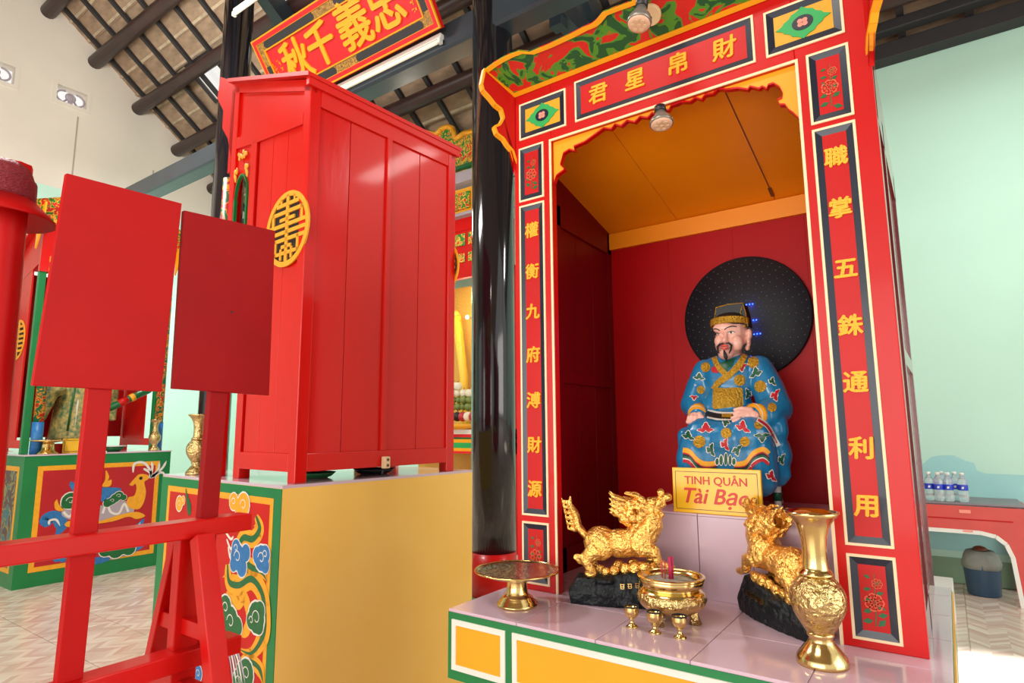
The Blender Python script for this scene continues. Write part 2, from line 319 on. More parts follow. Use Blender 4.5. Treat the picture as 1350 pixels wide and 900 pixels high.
# smooth painted strokes on a plane
def catmull(p, k=6):
    p = [p[0]]+list(p)+[p[-1]]; out = []
    for i in range(1, len(p)-2):
        for j in range(k):
            t = j/k; a, b, c, d = p[i-1], p[i], p[i+1], p[i+2]
            out.append(tuple(.5*((2*b[q])+(-a[q]+c[q])*t+(2*a[q]-5*b[q]+4*c[q]-d[q])*t*t+(-a[q]+3*b[q]-3*c[q]+d[q])*t**3) for q in range(len(b))))
    out.append(tuple(p[-2])); return out
class Art:                                # a painted surface: plane, outward normal; coordinates are photo pixels projected to that plane
    def __init__(s, pt, n, f=lambda x, y: (x, y)): s.pt = V(pt); s.n = V(n).normalized(); s.f = f
    def p(s, x, y, off): return PN(*s.f(x, y), s.pt, s.n)+s.n*off
    def shape(s, mb, pts, off, smooth=True, k=4):
        q = catmull(list(pts)+[pts[0]], k)[:-1] if smooth else pts
        return mb.poly([s.p(x, y, off) for x, y in q])
    def stroke(s, mb, pts, w, off, k=6, taper=True):
        q = catmull(pts, k); q3 = [s.p(x, y, off) for x, y in q]; n = len(q3); L = []; Rr = []
        for i in range(n):
            d = (q3[min(i+1, n-1)]-q3[max(i-1, 0)]).normalized(); sd = s.n.cross(d); t = i/(n-1)
            ww = w*(min(1, 4*(1-t))*min(1, .4+4*t) if taper else 1)*.5
            L.append(q3[i]+sd*ww); Rr.append(q3[i]-sd*ww)
        mb.add(L+Rr, [(i, i+1, n+i+1, n+i) for i in range(n-1)]); return mb
    def disc(s, mb, x, y, r, off, n=14):
        s.k = (getattr(s, 'k', 0)+1) % 7; off += s.k*.00007
        c = s.p(x, y, off); a = s.n.cross(V((0, 0, 1))).normalized(); b = a.cross(s.n)
        return mb.poly([c+a*r*math.cos(2*math.pi*k/n)+b*r*math.sin(2*math.pi*k/n) for k in range(n)])
    def cloud(s, fill, line, spots, r, off):
        for (x, y, q) in spots: s.disc(line, x, y, r*q*1.14, off)
        for (x, y, q) in spots: s.disc(fill, x, y, r*q, off+.0006)
        for (x, y, q) in spots[:2]:
            c = s.p(x, y, off+.0012); a = s.n.cross(V((0, 0, 1))).normalized(); b = a.cross(s.n); pr = r*q*.55; n = 12
            o_ = [c+(a*math.cos(k*.5)+b*math.sin(k*.5))*pr*(1-k/n*.6) for k in range(n)]; i_ = [c+(a*math.cos(k*.5)+b*math.sin(k*.5))*(pr*(1-k/n*.6)-r*.08) for k in range(n)]
            line.add(o_+i_, [(k, k+1, n+k+1, n+k) for k in range(n-1)])
# ================================================================== SETTING
WX, WY, SL = -10.2, 6.45, .727
def rz_(y): return 4.85+SL*(WY-y) if y >= 1.0 else 4.85+SL*(WY-1.0)-SL*(1.0-y)
NR = V((0, SL, 1)).normalized(); SD = V((0, 1, -SL)).normalized()
def rp(x, y, dn=0): return V((x, y, rz_(y)))-NR*dn
floor = struct('floor', MB().box(-10.4, 6, -6, 6.6, -.12, -.006), 'floor')
ft = MB().box(.003, .397, .003, .397, -.006, 0); t0 = None
def floor_tiles(xs, ys):
    global t0
    for i in xs:
        for j in ys:
            if t0 is None: t0 = build('tile', ft, 'floor', floor, bevel=.0015); t = t0
            else: t = t0.copy(); COL.objects.link(t)
            t.location = (i*.4, j*.4, 0)
floor_tiles(range(-17, -6), range(0, 8)); floor_tiles(range(-3, 4), range(3, 16))
# back wall and gable wall with two vents
wb = struct('wall_back', MB().box(-10.3, 6, WY, WY+.2, 0, 5.0), 'wallmint')
struct('skirting', MB().box(-10.2, 6, WY-.012, WY, 0, .2), 'walldado', wb)
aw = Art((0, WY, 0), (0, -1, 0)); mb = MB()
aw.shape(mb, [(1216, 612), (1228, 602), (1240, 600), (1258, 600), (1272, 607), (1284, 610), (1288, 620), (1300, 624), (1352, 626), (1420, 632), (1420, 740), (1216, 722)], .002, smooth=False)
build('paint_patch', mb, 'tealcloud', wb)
vents = [(2.9, 3.32, 6.08, 6.36), (1.98, 2.44, 6.06, 6.36)]
wl = MB(); wl.box(WX-.2, WX, -5, WY, 0, 4.78); lw = struct('wall_left', wl, 'wallmint')
up = MB()
def wquad(y0, y1, z0, z1=None):          # upper wall strip up to the roof line when z1 is None
    t0_, t1_ = (rz_(y0)+.02, rz_(y1)+.02) if z1 is None else (z1, z1)
    vs = [(x, y, z) for x in (WX-.2, WX) for (y, z) in ((y0, z0), (y1, z0), (y1, t1_), (y0, t0_))]
    up.add(vs, [(0, 1, 2, 3), (7, 6, 5, 4), (0, 4, 5, 1), (1, 5, 6, 2), (2, 6, 7, 3), (3, 7, 4, 0)])
for a, b in ((-5, 1.0), (1.0, 1.98), (2.44, 2.9), (3.32, WY)): wquad(a, b, 4.78)
for (a, b, c, d) in vents: wquad(a, b, 4.78, c); wquad(a, b, d)
struct('gable_plaster', up, 'wallcream', lw)
for i, y in enumerate((2.12, 3.2, 4.3)):
    build('plaster_joint', MB().box(WX, WX+.006, y, y+.02, 4.8, 5.95 if i < 2 else 5.5), mat('plaster joint %d' % i, srgb(170, 164, 150), .9), lw)
for k, (a, b, c, d) in enumerate(vents):
    fr = MB(); fr.ring([(WX-.02, a-.03, c-.03), (WX-.02, b+.03, c-.03), (WX-.02, b+.03, d+.03), (WX-.02, a-.03, d+.03)], [(WX-.02, a+.02, c+.02), (WX-.02, b-.02, c+.02), (WX-.02, b-.02, d-.02), (WX-.02, a+.02, d-.02)], (.035, 0, 0))
    wv = struct('window_%d' % (k+1), fr, 'wallcream')
    g = MB(); cy, cz = (a+b)/2, (c+d)/2
    g.tube([(WX-.05, cy+.06*math.cos(t), cz+.06*math.sin(t)) for t in [i*math.pi/8 for i in range(17)]], .012, 6)
    for s in (-1, 1):
        g.tube([(WX-.05, cy+s*(.07+.11*math.sin(t)), cz-.1+.1*(1-math.cos(t))*.9) for t in [i*math.pi/8 for i in range(9)]], .014, 6)
        g.tube([(WX-.05, cy+s*.05, cz-.05), (WX-.05, cy+s*.12, c)], .014, 6)
    g.box(WX-.06, WX-.04, cy-.03, cy+.03, c, cz-.05); g.ball((WX-.05, cy, cz), (.012, .045, .05))
    build('grille', g, 'greyart', wv)
# roof
ceil = MB()
skies = [(-8.75, -8.1, 4.0, 4.5), (-6.45, -5.6, 3.95, 4.4)]
xs = sorted({-10.4, 6.0, *[s[0] for s in skies], *[s[1] for s in skies]}); ys = sorted({1.0, 6.7, *[s[2] for s in skies], *[s[3] for s in skies]})
for i in range(len(xs)-1):
    for j in range(len(ys)-1):
        mx, my = (xs[i]+xs[i+1])/2, (ys[j]+ys[j+1])/2
        if any(s[0] < mx < s[1] and s[2] < my < s[3] for s in skies): continue
        ceil.add([rp(x, y, -d) for d in (.05, .09) for (x, y) in ((xs[i], ys[j]), (xs[i+1], ys[j]), (xs[i+1], ys[j+1]), (xs[i], ys[j+1]))], [(0, 1, 2, 3), (7, 6, 5, 4), (0, 4, 5, 1), (1, 5, 6, 2), (2, 6, 7, 3), (3, 7, 4, 0)])
n2 = V((0, -SL, 1)).normalized()
ceil.add([(x, y, rz_(y)+d) for d in (.05, .1) for (x, y) in ((-10.4, -4.8), (6, -4.8), (6, 1.0), (-10.4, 1.0))], [(0, 1, 2, 3), (7, 6, 5, 4), (0, 4, 5, 1), (1, 5, 6, 2), (2, 6, 7, 3), (3, 7, 4, 0)])
ceiling = struct('ceiling', ceil, 'rooftile')
tl = .3; sl_len = math.hypot(1, SL)
def tile_mb():
    m = MB(); U = V((.47, 0, 0)); D = SD*.34
    nseg = 4; vs = []
    for k in range(nseg+1):
        x = .47*k/nseg; b = .014*math.sin(math.pi*k/nseg)
        for s in (0, 1): vs.append(V((x, 0, 0))+D*s+NR*(b-.012*s)); vs.append(V((x, 0, 0))+D*s+NR*(b-.012*s+.014))
    for k in range(nseg):
        a = k*4; m.add([vs[a], vs[a+2], vs[a+6], vs[a+4]], [(0, 1, 2, 3)]); m.add([vs[a+1], vs[a+3], vs[a+7], vs[a+5]], [(0, 1, 2, 3)]); m.add([vs[a+2], vs[a+3], vs[a+7], vs[a+6]], [(0, 1, 2, 3)]); m.add([vs[a], vs[a+1], vs[a+5], vs[a+4]], [(0, 1, 2, 3)])
    return m
rt = None; cnt = 0; rest = MB(); lips = MB(); tm = tile_mb()
for i in range(-21, 12):
    for j in range(19):
        x = i*.5+.015+.0; y0 = 1.05+j*tl/sl_len
        if any(s[0]-.35 < x < s[1]-.1 and s[2]-.2 < y0 < s[3]-.05 for s in skies): continue
        o = rp(x, y0, -.005)+NR*random.uniform(-.006, .006)
        lips.obox(o+SD*.285+V((.01, 0, 0))-NR*.015, (.45, 0, 0), SD*.035, NR*.02)
        vis = i < -6 and j > 5
        if vis and cnt < 290:
            if rt is None: rt = build('roof_tile', tm, 'rooftile', ceiling); t = rt
            else: t = rt.copy(); COL.objects.link(t)
            t.location = o; t.rotation_euler = (0, random.uniform(-.02, .02), random.uniform(-.02, .02)); cnt += 1
        else: rest.add([o+v for v in tm.v], tm.f)
build('distant_roof_tile', rest, 'rooftile', ceiling, kind='stuff'); build('tile_lip', lips, 'roofedge', ceiling, kind='stuff')
raf0 = build('rafter', MB().obox(rp(0, 1.0, .05)-rp(0, 1.0, 0)+V((-.03, 0, 0)), (.06, 0, 0), SD*(5.65*sl_len), NR*.05), 'rafter', ceiling)
for n_, i in enumerate(range(-20, 12)):
    t = raf0 if n_ == 0 else raf0.copy()
    if n_: COL.objects.link(t)
    t.location = rp(i*.5-.02, 1.0, 0)
pl0 = None
for n_, y in enumerate((1.52, 2.16, 2.81, 3.45, 4.1, 4.74, 5.38, 6.02)):
    mb = MB().tube([(WX-.05 if k == 0 else -10.2+k*2.3, 0, .015*math.sin(k*2.1)) for k in range(8)], [.1, .095, .1, .093, .1, .095, .1, .095], 14)
    if pl0 is None: pl0 = build('purlin', mb, 'purlin', ceiling); t = pl0
    else: t = pl0.copy(); COL.objects.link(t)
    t.location = rp(0, y, .155)
build('wall_plate', MB().box(-10.2, 6, WY-.16, WY, 4.68, 4.84), 'rafter', ceiling, bevel=.01)
build('eave_board', MB().box(-10.2, 6, WY-.32, WY-.2, 4.86, 4.96), 'rafter', ceiling, bevel=.01)
for n_, s in enumerate(skies):
    sk = struct('window_%d' % (n_+3), MB().ring([rp(s[0], s[2], .0), rp(s[1], s[2], 0), rp(s[1], s[3], 0), rp(s[0], s[3], 0)], [rp(s[0]+.03, s[2]+.03, .0), rp(s[1]-.03, s[2]+.03, 0), rp(s[1]-.03, s[3]-.03, 0), rp(s[0]+.03, s[3]-.03, 0)], NR*.05), 'rafter')
    build('pane', MB().prism([rp(s[0], s[2], -.06), rp(s[1], s[2], -.06), rp(s[1], s[3], -.06), rp(s[0], s[3], -.06)], NR*.006), 'skyglass', sk)
# columns
def column(x, y, r, label, h):
    t = Thing('column', label, 'column', (x, y, 0), 0, 'black lacquered columns')
    t.part('shaft', MB().lathe((x, y, 0), [(r, .47), (r*1.0, 1.5), (r*.98, h)], 48), 'column')
    t.part('red_band', MB().lathe((x, y, 0), [(r*1.01, .2), (r*1.01, .48)], 48), 'red', label='red painted band')
    t.part('green_base', MB().lathe((x, y, 0), [(r*1.12, 0), (r*1.16, .05), (r*1.12, .15), (r*1.03, .2)], 48), 'green', label='green painted foot of the column')
    return t
column(-2.57, 3.4, .153, 'black round column between the red cabinet back and the main shrine', 6.4)
column(-6.1, 3.34, .155, 'black round column farther off, behind the second placard, left of the red cabinet', 6.4)
b = struct('trim_1', MB().box(-10.2, 5, 3.28, 3.48, 4.24, 4.47), 'beam')
b.modifiers.new('bv', 'BEVEL').width = .02
for n_, x in enumerate((-6.12, -2.57)):        # trusses over the columns
    mb = MB(); mb.obox(rp(x-.08, 1.0, .5), (.16, 0, 0), SD*6.3, NR*.24); mb.box(x-.08, x+.08, 1.0, 6.4, 5.0, 5.2) if n_ else None
    tr = struct('trim_%d' % (n_+2), mb, 'beam')
    for y in (4.4, 5.3): build('strut', MB().box(x-.06, x+.06, y-.06, y+.06, 4.5 if y < 4 else 4.9, rz_(y)-.4), 'beam', tr)
    build('bracket', MB().prism([(x-.04, 3.45, 4.9), (x-.04, 4.1, 4.85), (x-.04, 3.8, 4.6), (x-.04, 3.45, 4.25)], (.08, 0, 0)), 'beam', tr)

# signboard hanging over the aisle, tilted forward
dn = V((0, math.sin(R_(35)), -math.cos(R_(35)))); sn = V((0, -math.cos(R_(35)), -math.sin(R_(35))))   # down along the board, facing normal
pb = P(436, 111, Y=3.2); bl = PN(371, 148, pb, sn); br = PN(577, 30, pb, sn); tlp = PN(334, 59, pb, sn)
ux = V((1, 0, 0)); hgt = (bl-tlp).dot(dn); x0 = tlp.x; x1 = br.x+.02; zb = pb
print('sign', bl, br, tlp, hgt)
sg = Thing('signboard', 'large vermilion wooden signboard with four gold brush characters, tilted under the roof', 'sign', ((x0+x1)/2, zb.y, zb.z))
def SP(x, v, o=0): return V((x, zb.y, zb.z))-dn*v+sn*o          # x along, v up from the bottom edge, o out
def sframe(a, x_0, x_1, v0, v1, wd, o, m, th, name, label=None):
    mb = MB(); mb.ring([SP(x_0, v0, o), SP(x_1, v0, o), SP(x_1, v1, o), SP(x_0, v1, o)], [SP(x_0+wd, v0+wd, o), SP(x_1-wd, v0+wd, o), SP(x_1-wd, v1-wd, o), SP(x_0+wd, v1-wd, o)], sn*th)
    return sg.part(name, mb, m, label=label)
sg.part('board', MB().obox(SP(x0, 0, -.04), (x1-x0, 0, 0), -dn*hgt, sn*.042), 'signpanel')
sframe(sg, x0, x1, 0, hgt, .012, .002, 'yellow', .02, 'gold_edging')
sframe(sg, x0+.012, x1-.012, .012, hgt-.012, .034, .002, 'signpanel', .018, 'outer_frame')
sframe(sg, x0+.044, x1-.044, .044, hgt-.044, .075, .002, 'signfret', .01, 'fret_border', 'gold fretwork border')
sframe(sg, x0+.04, x1-.04, .04, hgt-.04, .01, .002, 'yellow', .016, 'gold_edging')
sframe(sg, x0+.115, x1-.115, .115, hgt-.115, .01, .002, 'yellow', .016, 'gold_edging')
def capsule(xa, xb, v, r):
    pts = [SP(xb-r+r*math.cos(a), v+r*math.sin(a), .012) for a in [(-.5+i/8)*math.pi for i in range(9)]]+[SP(xa+r-r*math.cos(a), v-r*math.sin(a), .012) for a in [(-.5+i/8)*math.pi for i in range(9)]]
    return MB().prism(pts, sn*.003)
wS = x1-x0
for (a, b_) in ((.07, .42), (.55, .93)):
    sg.part('border_cartouche', capsule(x0+wS*a, x0+wS*b_, .08, .03), 'signdark', label='dark border cartouche')
    sg.part('border_cartouche', capsule(x0+wS*a, x0+wS*b_, hgt-.08, .03), 'signdark', label='dark border cartouche')
for xx in (x0+.08, x1-.08): sg.part('border_cartouche', MB().prism([SP(xx-.028, hgt*.25, .012), SP(xx+.028, hgt*.25, .012), SP(xx+.028, hgt*.6, .012), SP(xx-.028, hgt*.6, .012)], sn*.003), 'signdark', label='dark border cartouche')
def sx(px, py): q = PN(px, py, pb, sn); return q.x, (zb-q).dot(dn)
for ch, (px, py), sz in (('秋', (392, 79), .34), ('千', (424, 58), .33), ('義', (466, 30), .36), ('忠', (508, 5), .35)):
    a, v = sx(px, py); sg.part('gold_character', text_mb(ch, sz*1.08, SP(a, v, .004), ux, -dn, 
 .012, .009), 'gold', label='raised gold character '+ch)
for (px, py), n_c in (((364, 90), 9), ((374, 95), 7), ((546, 8), 10)):      # columns of tiny gold brush marks, too small to read
    a, v = sx(px, py); mb = MB(); v0_ = hgt-.26
    for k in range(n_c):
        for q in range(4 if v0_-k*.055 > .15 else 0):
            xx = a+random.uniform(-.018, .018); vv = v0_-k*.055+random.uniform(-.018, .018); L_ = random.uniform(.012, .026)
            if q % 2: mb.prism([SP(xx-L_/2, vv, .004), SP(xx+L_/2, vv+.004, .004), SP(xx+L_/2, vv+.01, .004), SP(xx-L_/2, vv+.006, .004)], sn*.003)
            else: mb.prism([SP(xx, vv-L_/2, .004), SP(xx+.006, vv-L_/2, .004), SP(xx+.006, vv+L_/2, .004), SP(xx, vv+L_/2, .004)], sn*.003)
    sg.part('small_inscription', mb, 'gold', label='column of tiny gold brush marks')
# fluorescent battens
def batten(px0, px1, Y, label):
    a, b_ = P(*px0, Y=Y), P(*px1, Y=Y); zc = (a.z+b_.z)/2
    t = Thing('tube_light', label, 'lamp', ((a.x+b_.x)/2, Y, zc), 0, 'fluorescent battens under the roof')
    t.part('housing', MB().box(a.x, b_.x, Y-.02, Y+.03, zc+.01, zc+.05), 'plwhite', bevel=.004)
    t.part('tube', MB().cyl((a.x+.03, Y-.01, zc-.012), (b_.x-.03, Y-.01, zc-.012), .016, n=14), 'tube', label='cream glowing tube')
    for x in (a.x, b_.x-.03): t.part('end_cap', MB().box(x, x+.03, Y-.03, Y+.01, zc-.035, zc+.012), 'plwhite', bevel=.003)
batten((438, 128), (583, 47), 3.26, 'fluorescent batten fixed under the vermilion signboard')
batten((309, 21), (352, -14), 3.0, 'fluorescent batten high up left of the vermilion signboard')
# ================================================================== MAIN ALTAR (near right) and its shrine
AX0, AX1, AY0, AY1, AZ = -1.138, -.03, 1.303, 2.30, .82
al = Thing('altar_table', 'tiled altar table under the open shrine, with yellow panels framed in green on its edge', 'altar', ((AX0+AX1)/2, 1.8, 0))
al.part('base', MB().box(AX0+.05, AX1-.05, AY0+.05, AY1-.02, 0, AZ-.17), 'redart', label='red painted base')
for (x0_, x1_) in ((AX0+.05, AX0+.1), (-.61, -.56), (AX1-.1, AX1-.05)): al.part('base_stile', MB().box(x0_, x1_, AY0+.046, AY0+.05, 0, AZ-.17), 'green', label='green strip')
for y_ in (AY0+.05, AY1-.07): al.part('base_stile', MB().box(AX0+.046, AX0+.05, y_, y_+.05, 0, AZ-.17), 'green', label='green strip')
slab = al.part('slab', MB().box(AX0, AX1, AY0, AY1, AZ-.175, AZ-.008), 'green', label='green painted slab edge')
al.part('grout_bed', MB().box(AX0+.003, AX1-.003, AY0+.003, AY1-.003, AZ-.009, AZ-.002), 'grout')
def inset(T, x0_, x1_, z0_, z1_, Y, fill, wd=.014, parent=None, rimm='white'):
    mb = MB(); mb.ring(rect(x0_, x1_, z0_, z1_, Y), rect(x0_+wd, x1_-wd, z0_+wd, z1_-wd, Y), (0, -.004, 0)); T.part('panel_border', mb, rimm, label='white border')
    T.part('panel', MB().box(x0_+wd, x1_-wd, Y-.002, Y, z0_+wd, z1_-wd), fill)
zt, zb_ = AZ-.024, AZ-.15
inset(al, AX0+.015, AX0+.19, zb_, zt, AY0, 'yellow'); inset(al, AX0+.212, AX1-.212, zb_, zt, AY0, 'yellow'); inset(al, AX1-.19, AX1-.015, zb_, zt, AY0, 'yellow')
mb = MB(); mb.box(AX0-.003, AX0, AY0+.02, AY1-.02, zb_, zt); al.part('panel', mb, 'yellow')
al.part('edge_trim', MB().box(AX1-.004, AX1+.004, AY0, AY1, AZ-.03, AZ-.012), 'yellow')
tx = [AX0, -.916, -.696, -.476, -.256, -.036+.006]; ty = [AY0, 1.523, 1.743, 1.963, 2.183, AY1]
for i in range(5):
    for j in range(5):
        al.part('tile', MB().box(tx[i]+.001, tx[i+1]-.001, ty[j]+.001, ty[j+1]-.001, AZ-.008, AZ), 'tile', bevel=.0012)
# pedestal the statue sits on
PZ = 1.052
pd = Thing('pedestal', 'pink tiled step at the back of the open shrine carrying the blue robed statue', 'pedestal', (-.45, 2.0, AZ))
PX0, PX1, PY0, PY1 = -.755, -.16, 1.772, 2.2
pd.part('core', MB().box(PX0+.006, PX1-.006, PY0+.006, PY1, AZ, PZ-.006), 'grout')
for k in range(4):
    a = PX0+.001+k*.1485
    pd.part('tile', MB().box(a, a+.1465, PY0, PY0+.006, AZ, PZ-.0065), 'tile', bevel=.001)
    for j in range(2): pd.part('tile', MB().box(a, a+.1465, PY0+j*.214, PY0+.212+j*.214, PZ-.006, PZ), 'tile', bevel=.001)
for j in range(3):
    pd.part('tile', MB().box(PX0, PX0+.006, PY0+.007+j*.14, PY0+.146+j*.14, AZ, PZ-.0065), 'tile', bevel=.001)

SX0, SX1, SY, SYB = -1.106, -.07, 1.585, 2.262; OX0, OX1 = -.962, -.234
sh = Thing('shrine', 'open red shrine with gold calligraphy on its posts and green cloud crest', 'shrine', (-.588, 1.92, AZ))
TH = .03
lpst = sh.part('front_post', MB().box(SX0, OX0, SY, SY+TH, AZ, 2.417), 'red', bevel=.002)
rpst = sh.part('front_post', MB().box(OX1, SX1, SY, SY+TH, AZ, 2.417), 'red', bevel=.002)
lint = sh.part('lintel', MB().box(OX0, OX1, SY, SY+TH, 2.215, 2.417), 'red', bevel=.002)
# cream outline of the opening
mb = MB()
mb.box(OX0-.007, OX0, SY-.002, SY+.002, AZ, 2.222); mb.box(OX1, OX1+.007, SY-.002, SY+.002, AZ, 2.222); mb.box(OX0, OX1, SY-.002, SY+.002, 2.215, 2.222)
sh.part('opening_trim', mb, 'cream', label='cream line around the opening')
def framed(T, par, x0_, x1_, z0_, z1_, Y, fill, wd=.006, nv=.016):
    o = T.part('panel_border', MB().ring(rect(x0_, x1_, z0_, z1_, Y), rect(x0_+wd, x1_-wd, z0_+wd, z1_-wd, Y), (0, -.004, 0)), 'cream', parent=par, label='cream border')
    a, c = rect(x0_+wd, x1_-wd, z0_+wd, z1_-wd, Y-.004), rect(x0_+wd+nv, x1_-wd-nv, z0_+wd+nv, z1_-wd-nv, Y-.0005)
    m = MB(); m.add(a+c, [(i, (i+1) % 4, 4+(i+1) % 4, 4+i) for i in range(4)])
    T.part('panel_bevel', m, 'navy', parent=par, label='navy bevel')
    T.part('panel', MB().box(x0_+wd+nv-.001, x1_-wd-nv+.001, Y-.001, Y, z0_+wd+nv-.001, z1_-wd-nv+.001), fill, parent=par)
INS = 'redart'
for (par, a, c) in ((lpst, -1.086, -.990), (rpst, -.208, -.114)):
    framed(sh, par, a, c, 2.035, 2.222, SY, INS); framed(sh, par, a, c, 1.036, 2.022, SY, INS); framed(sh, par, a, c, .838, 1.018, SY, INS)
framed(sh, lint, -.870, -.326, 2.25, 2.386, SY, INS)
for (a, c) in ((-1.083, -.903), (-.3, -.118)): framed(sh, lint, a, c, 2.25, 2.378, SY, 'mustard', nv=.018)
ux, uz = (1, 0, 0), (0, 0, 1)
def gold(ch, x, z, s, par): sh.part('gold_character', text_mb(ch, s, (x, SY-.0025, z), ux, uz, .0022, .0017, .05), 'gold', parent=par, label='gold character '+ch)
lc = [((703, 303), '權'), ((705, 357), '衡'), ((706, 410), '九'), ((705, 467), '府'), ((707, 527), '溥'), ((707, 586), '財'), ((708, 644), '源')]
for (q, ch) in lc: p = P(*q, Y=SY); gold(ch, -1.038, p.z, .052, lpst)
rc = [((1105, 206), '職'), ((1113, 273), '掌'), ((1122, 353), '五'), ((1128, 428), '銖'), ((1134, 503), '通'), ((1141, 590), '利'), ((1148, 667), '用')]
for (q, ch) in rc: p = P(*q, Y=SY); gold(ch, -.161, p.z, .052, rpst)
for (q, ch) in [((789, 124), '君'), ((837, 105), '星'), ((894, 84), '帛'), ((955, 64), '財')]: p = P(*q, Y=SY); gold(ch, p.x, p.z, .066, lint)
# jade diamond ornaments
for cx_ in (-.993, -.209):
    zc = 2.314; d = MB(); pts = []
    prof = [(0, .056), (.014, .043), (.026, .038), (.032, .027), (.045, .018), (.05, .009), (.066, 0)]
    q1 = [(x*.98, z*.78) for x, z in prof]
    lp = q1+[(x, -z) for x, z in q1[::-1][1:]]+[(-x, -z) for x, z in q1[1:]]+[(-x, z) for x, z in q1[::-1][1:-1]]
    d.prism([(cx_+x, SY-.001, zc+z) for x, z in lp], (0, -.002, 0)); o = sh.part('diamond_ornament', d, 'greenlt', parent=lint, label='jade green diamond ornament')
    d = MB().prism([(cx_+.025*math.cos(t), SY-.003, zc+.02*math.sin(t)) for t in [k*math.pi/10 for k in range(20)]], (0, -.001, 0)); sh.part('ornament_ring', d, 'navy', parent=lint)
    d = MB()
    for k in range(4):
        a = math.pi/4+k*math.pi/2; c = (cx_+.008*math.cos(a), zc+.007*math.sin(a)); d.prism([(c[0]+.0065*math.cos(t), SY-.004, c[1]+.006*math.sin(t)) for t in [j*math.pi/5 for j in range(10)]], (0, -.001, 0))
    sh.part('ornament_flower', d, 'pinkart', parent=lint)
# painted flower sprigs
def sprig(par, cx_, cz, s, n=7):
    lf, fl, st = MB(), MB(), MB(); rnd = random.Random(int(abs(cx_*977+cz*31)))
    Yf = SY-.0016
    st.add([(cx_-.0012, Yf, cz-s), (cx_+.0012, Yf, cz-s), (cx_+.004*s*20, Yf, cz+s), (cx_+.004*s*20-.001, Yf, cz+s)], [(0, 1, 2, 3)])
    for k in range(10):
        zz = cz-s+2*s*k/10; a = rnd.uniform(-.5, .9); sd = -1 if k % 2 else 1; L = s*.34*(1.2-.5*k/10); x_ = cx_+sd*.004
        dx, dz = math.cos(a)*sd*L, math.sin(a)*L; px_, pz_ = -dz*.28, dx*.28
        lf.add([(x_, Yf-.0003, zz), (x_+dx*.5+px_, Yf-.0003, zz+dz*.5+pz_), (x_+dx, Yf-.0003, zz+dz), (x_+dx*.5-px_, Yf-.0003, zz+dz*.5-pz_)], [(0, 1, 2, 3)])
    for (fx, fz, r) in ((0, -.1, .36), (.15, .62, .2)):
        for k in range(7):
            a = k*2*math.pi/7; c = (cx_+fx*s+math.cos(a)*r*s*.6, cz+fz*s+math.sin(a)*r*s*.6)
            n6 = 8; o_ = [(c[0]+r*s*.42*math.cos(t*2*math.pi/n6), Yf-.0007, c[1]+r*s*.42*math.sin(t*2*math.pi/n6)) for t in range(n6)]
            i_ = [(c[0]+r*s*.26*math.cos(t*2*math.pi/n6), Yf-.0007, c[1]+r*s*.26*math.sin(t*2*math.pi/n6)) for t in range(n6)]
            fl.add(o_+i_, [(t, (t+1) % n6, n6+(t+1) % n6, n6+t) for t in range(n6)])
    sh.part('painted_leaves', lf, 'greenart', parent=par); sh.part('painted_blossom', fl, 'coral', parent=par); sh.part('painted_stem', st, 'greenart', parent=par)
for (par, cx_) in ((lpst, -1.038), (rpst, -.161)): sprig(par, cx_, 2.127, .055); sprig(par, cx_, .925, .055)
# scalloped valance
vp = [(745, 223), (739, 217), (743, 202), (751, 197), (758, 199), (757, 193), (771, 187), (796, 169), (806, 170), (811, 164), (819, 166), (827, 159), (837, 161), (844, 154), (854, 155), (860, 149), (869, 151), (872, 145), (882, 145), (885, 139), (892, 137), (898, 134), (910, 134), (917, 129), (925, 131), (930, 125), (940, 123.5), (947, 117), (958, 118), (973, 116), (986, 118), (989, 114), (1001, 117), (1005, 114), (1011, 117), (1013, 112), (1020, 110), (1028, 115), (1032, 123), (1031, 129), (1025, 132), (1028, 138), (1035, 138), (1040, 145), (1046, 149), (1053, 156)]
YV = SY+.012
lo = [P(*q, Y=YV) for q in vp]; lo = [V((OX0+.001, YV, 2.075)), V((-.95, YV, 2.10))]+[p for p in lo if OX0 < p.x < OX1-.001]+[V((OX1-.001, YV, 2.055))]
n = len(lo); mb = MB()
up_ = [V((p.x, YV, 2.216)) for p in lo]
mb.prism(lo+[V((OX1-.001, YV, 2.216)), V((OX0+.001, YV, 2.216))], (0, .008, 0))
sh.part('valance', mb, 'yellow', label='yellow scalloped valance')
mb = MB()
for i in range(n-1): mb.bar(lo[i]+V((0, .005, 0)), lo[i+1]+V((0, .005, 0)), (0, .016, 0), V((0, 0, .005)))
sh.part('valance_edge', mb, 'red', label='red edge of the valance')
# crest: board leaning forward, bottom line at (SY, 2.417)
cb = V((0, SY, 2.417)); cd = V((0, -math.cos(R_(30)), math.sin(R_(30)))); cn = V((0, -math.sin(R_(30)), -math.cos(R_(30))))
cp = [(638, 92), (650, 83), (660, 77), (672, 71), (683, 67), (698, 68), (721, 59), (751, 45), (768, 36), (780, 31), (786, 26), (794, 16), (812, 9), (834, 1)]
pl = [PN(*q, cb, cn) for q in cp]; half = [((p-cb).x, (p-cb).dot(cd)) for p in pl]
half[0] = (half[0][0], half[0][1]); xm = -.588
print('crest', half[0], half[-1])
half += [(xm-.02, half[-1][1]+.03)]
full = half+[(2*xm-x, v) for x, v in half[::-1]]
def CP(x, v, o=0): return V((x, 0, 0))+V((0, cb.y, cb.z))+cd*v+cn*o
bot = [(SX1+.002, 0), (SX0-.002, 0)]
pts = [CP(x, v) for x, v in full+bot]
sh.part('crest_board', MB().prism(pts, -cn*.007), 'crest', label='crest board painted with green clouds')
mb = MB(); loop = full+bot; cxm = xm; cvm = .06
def inner(x, v): return (x+(.012 if x < xm else -.012), max(v-.012, .012))
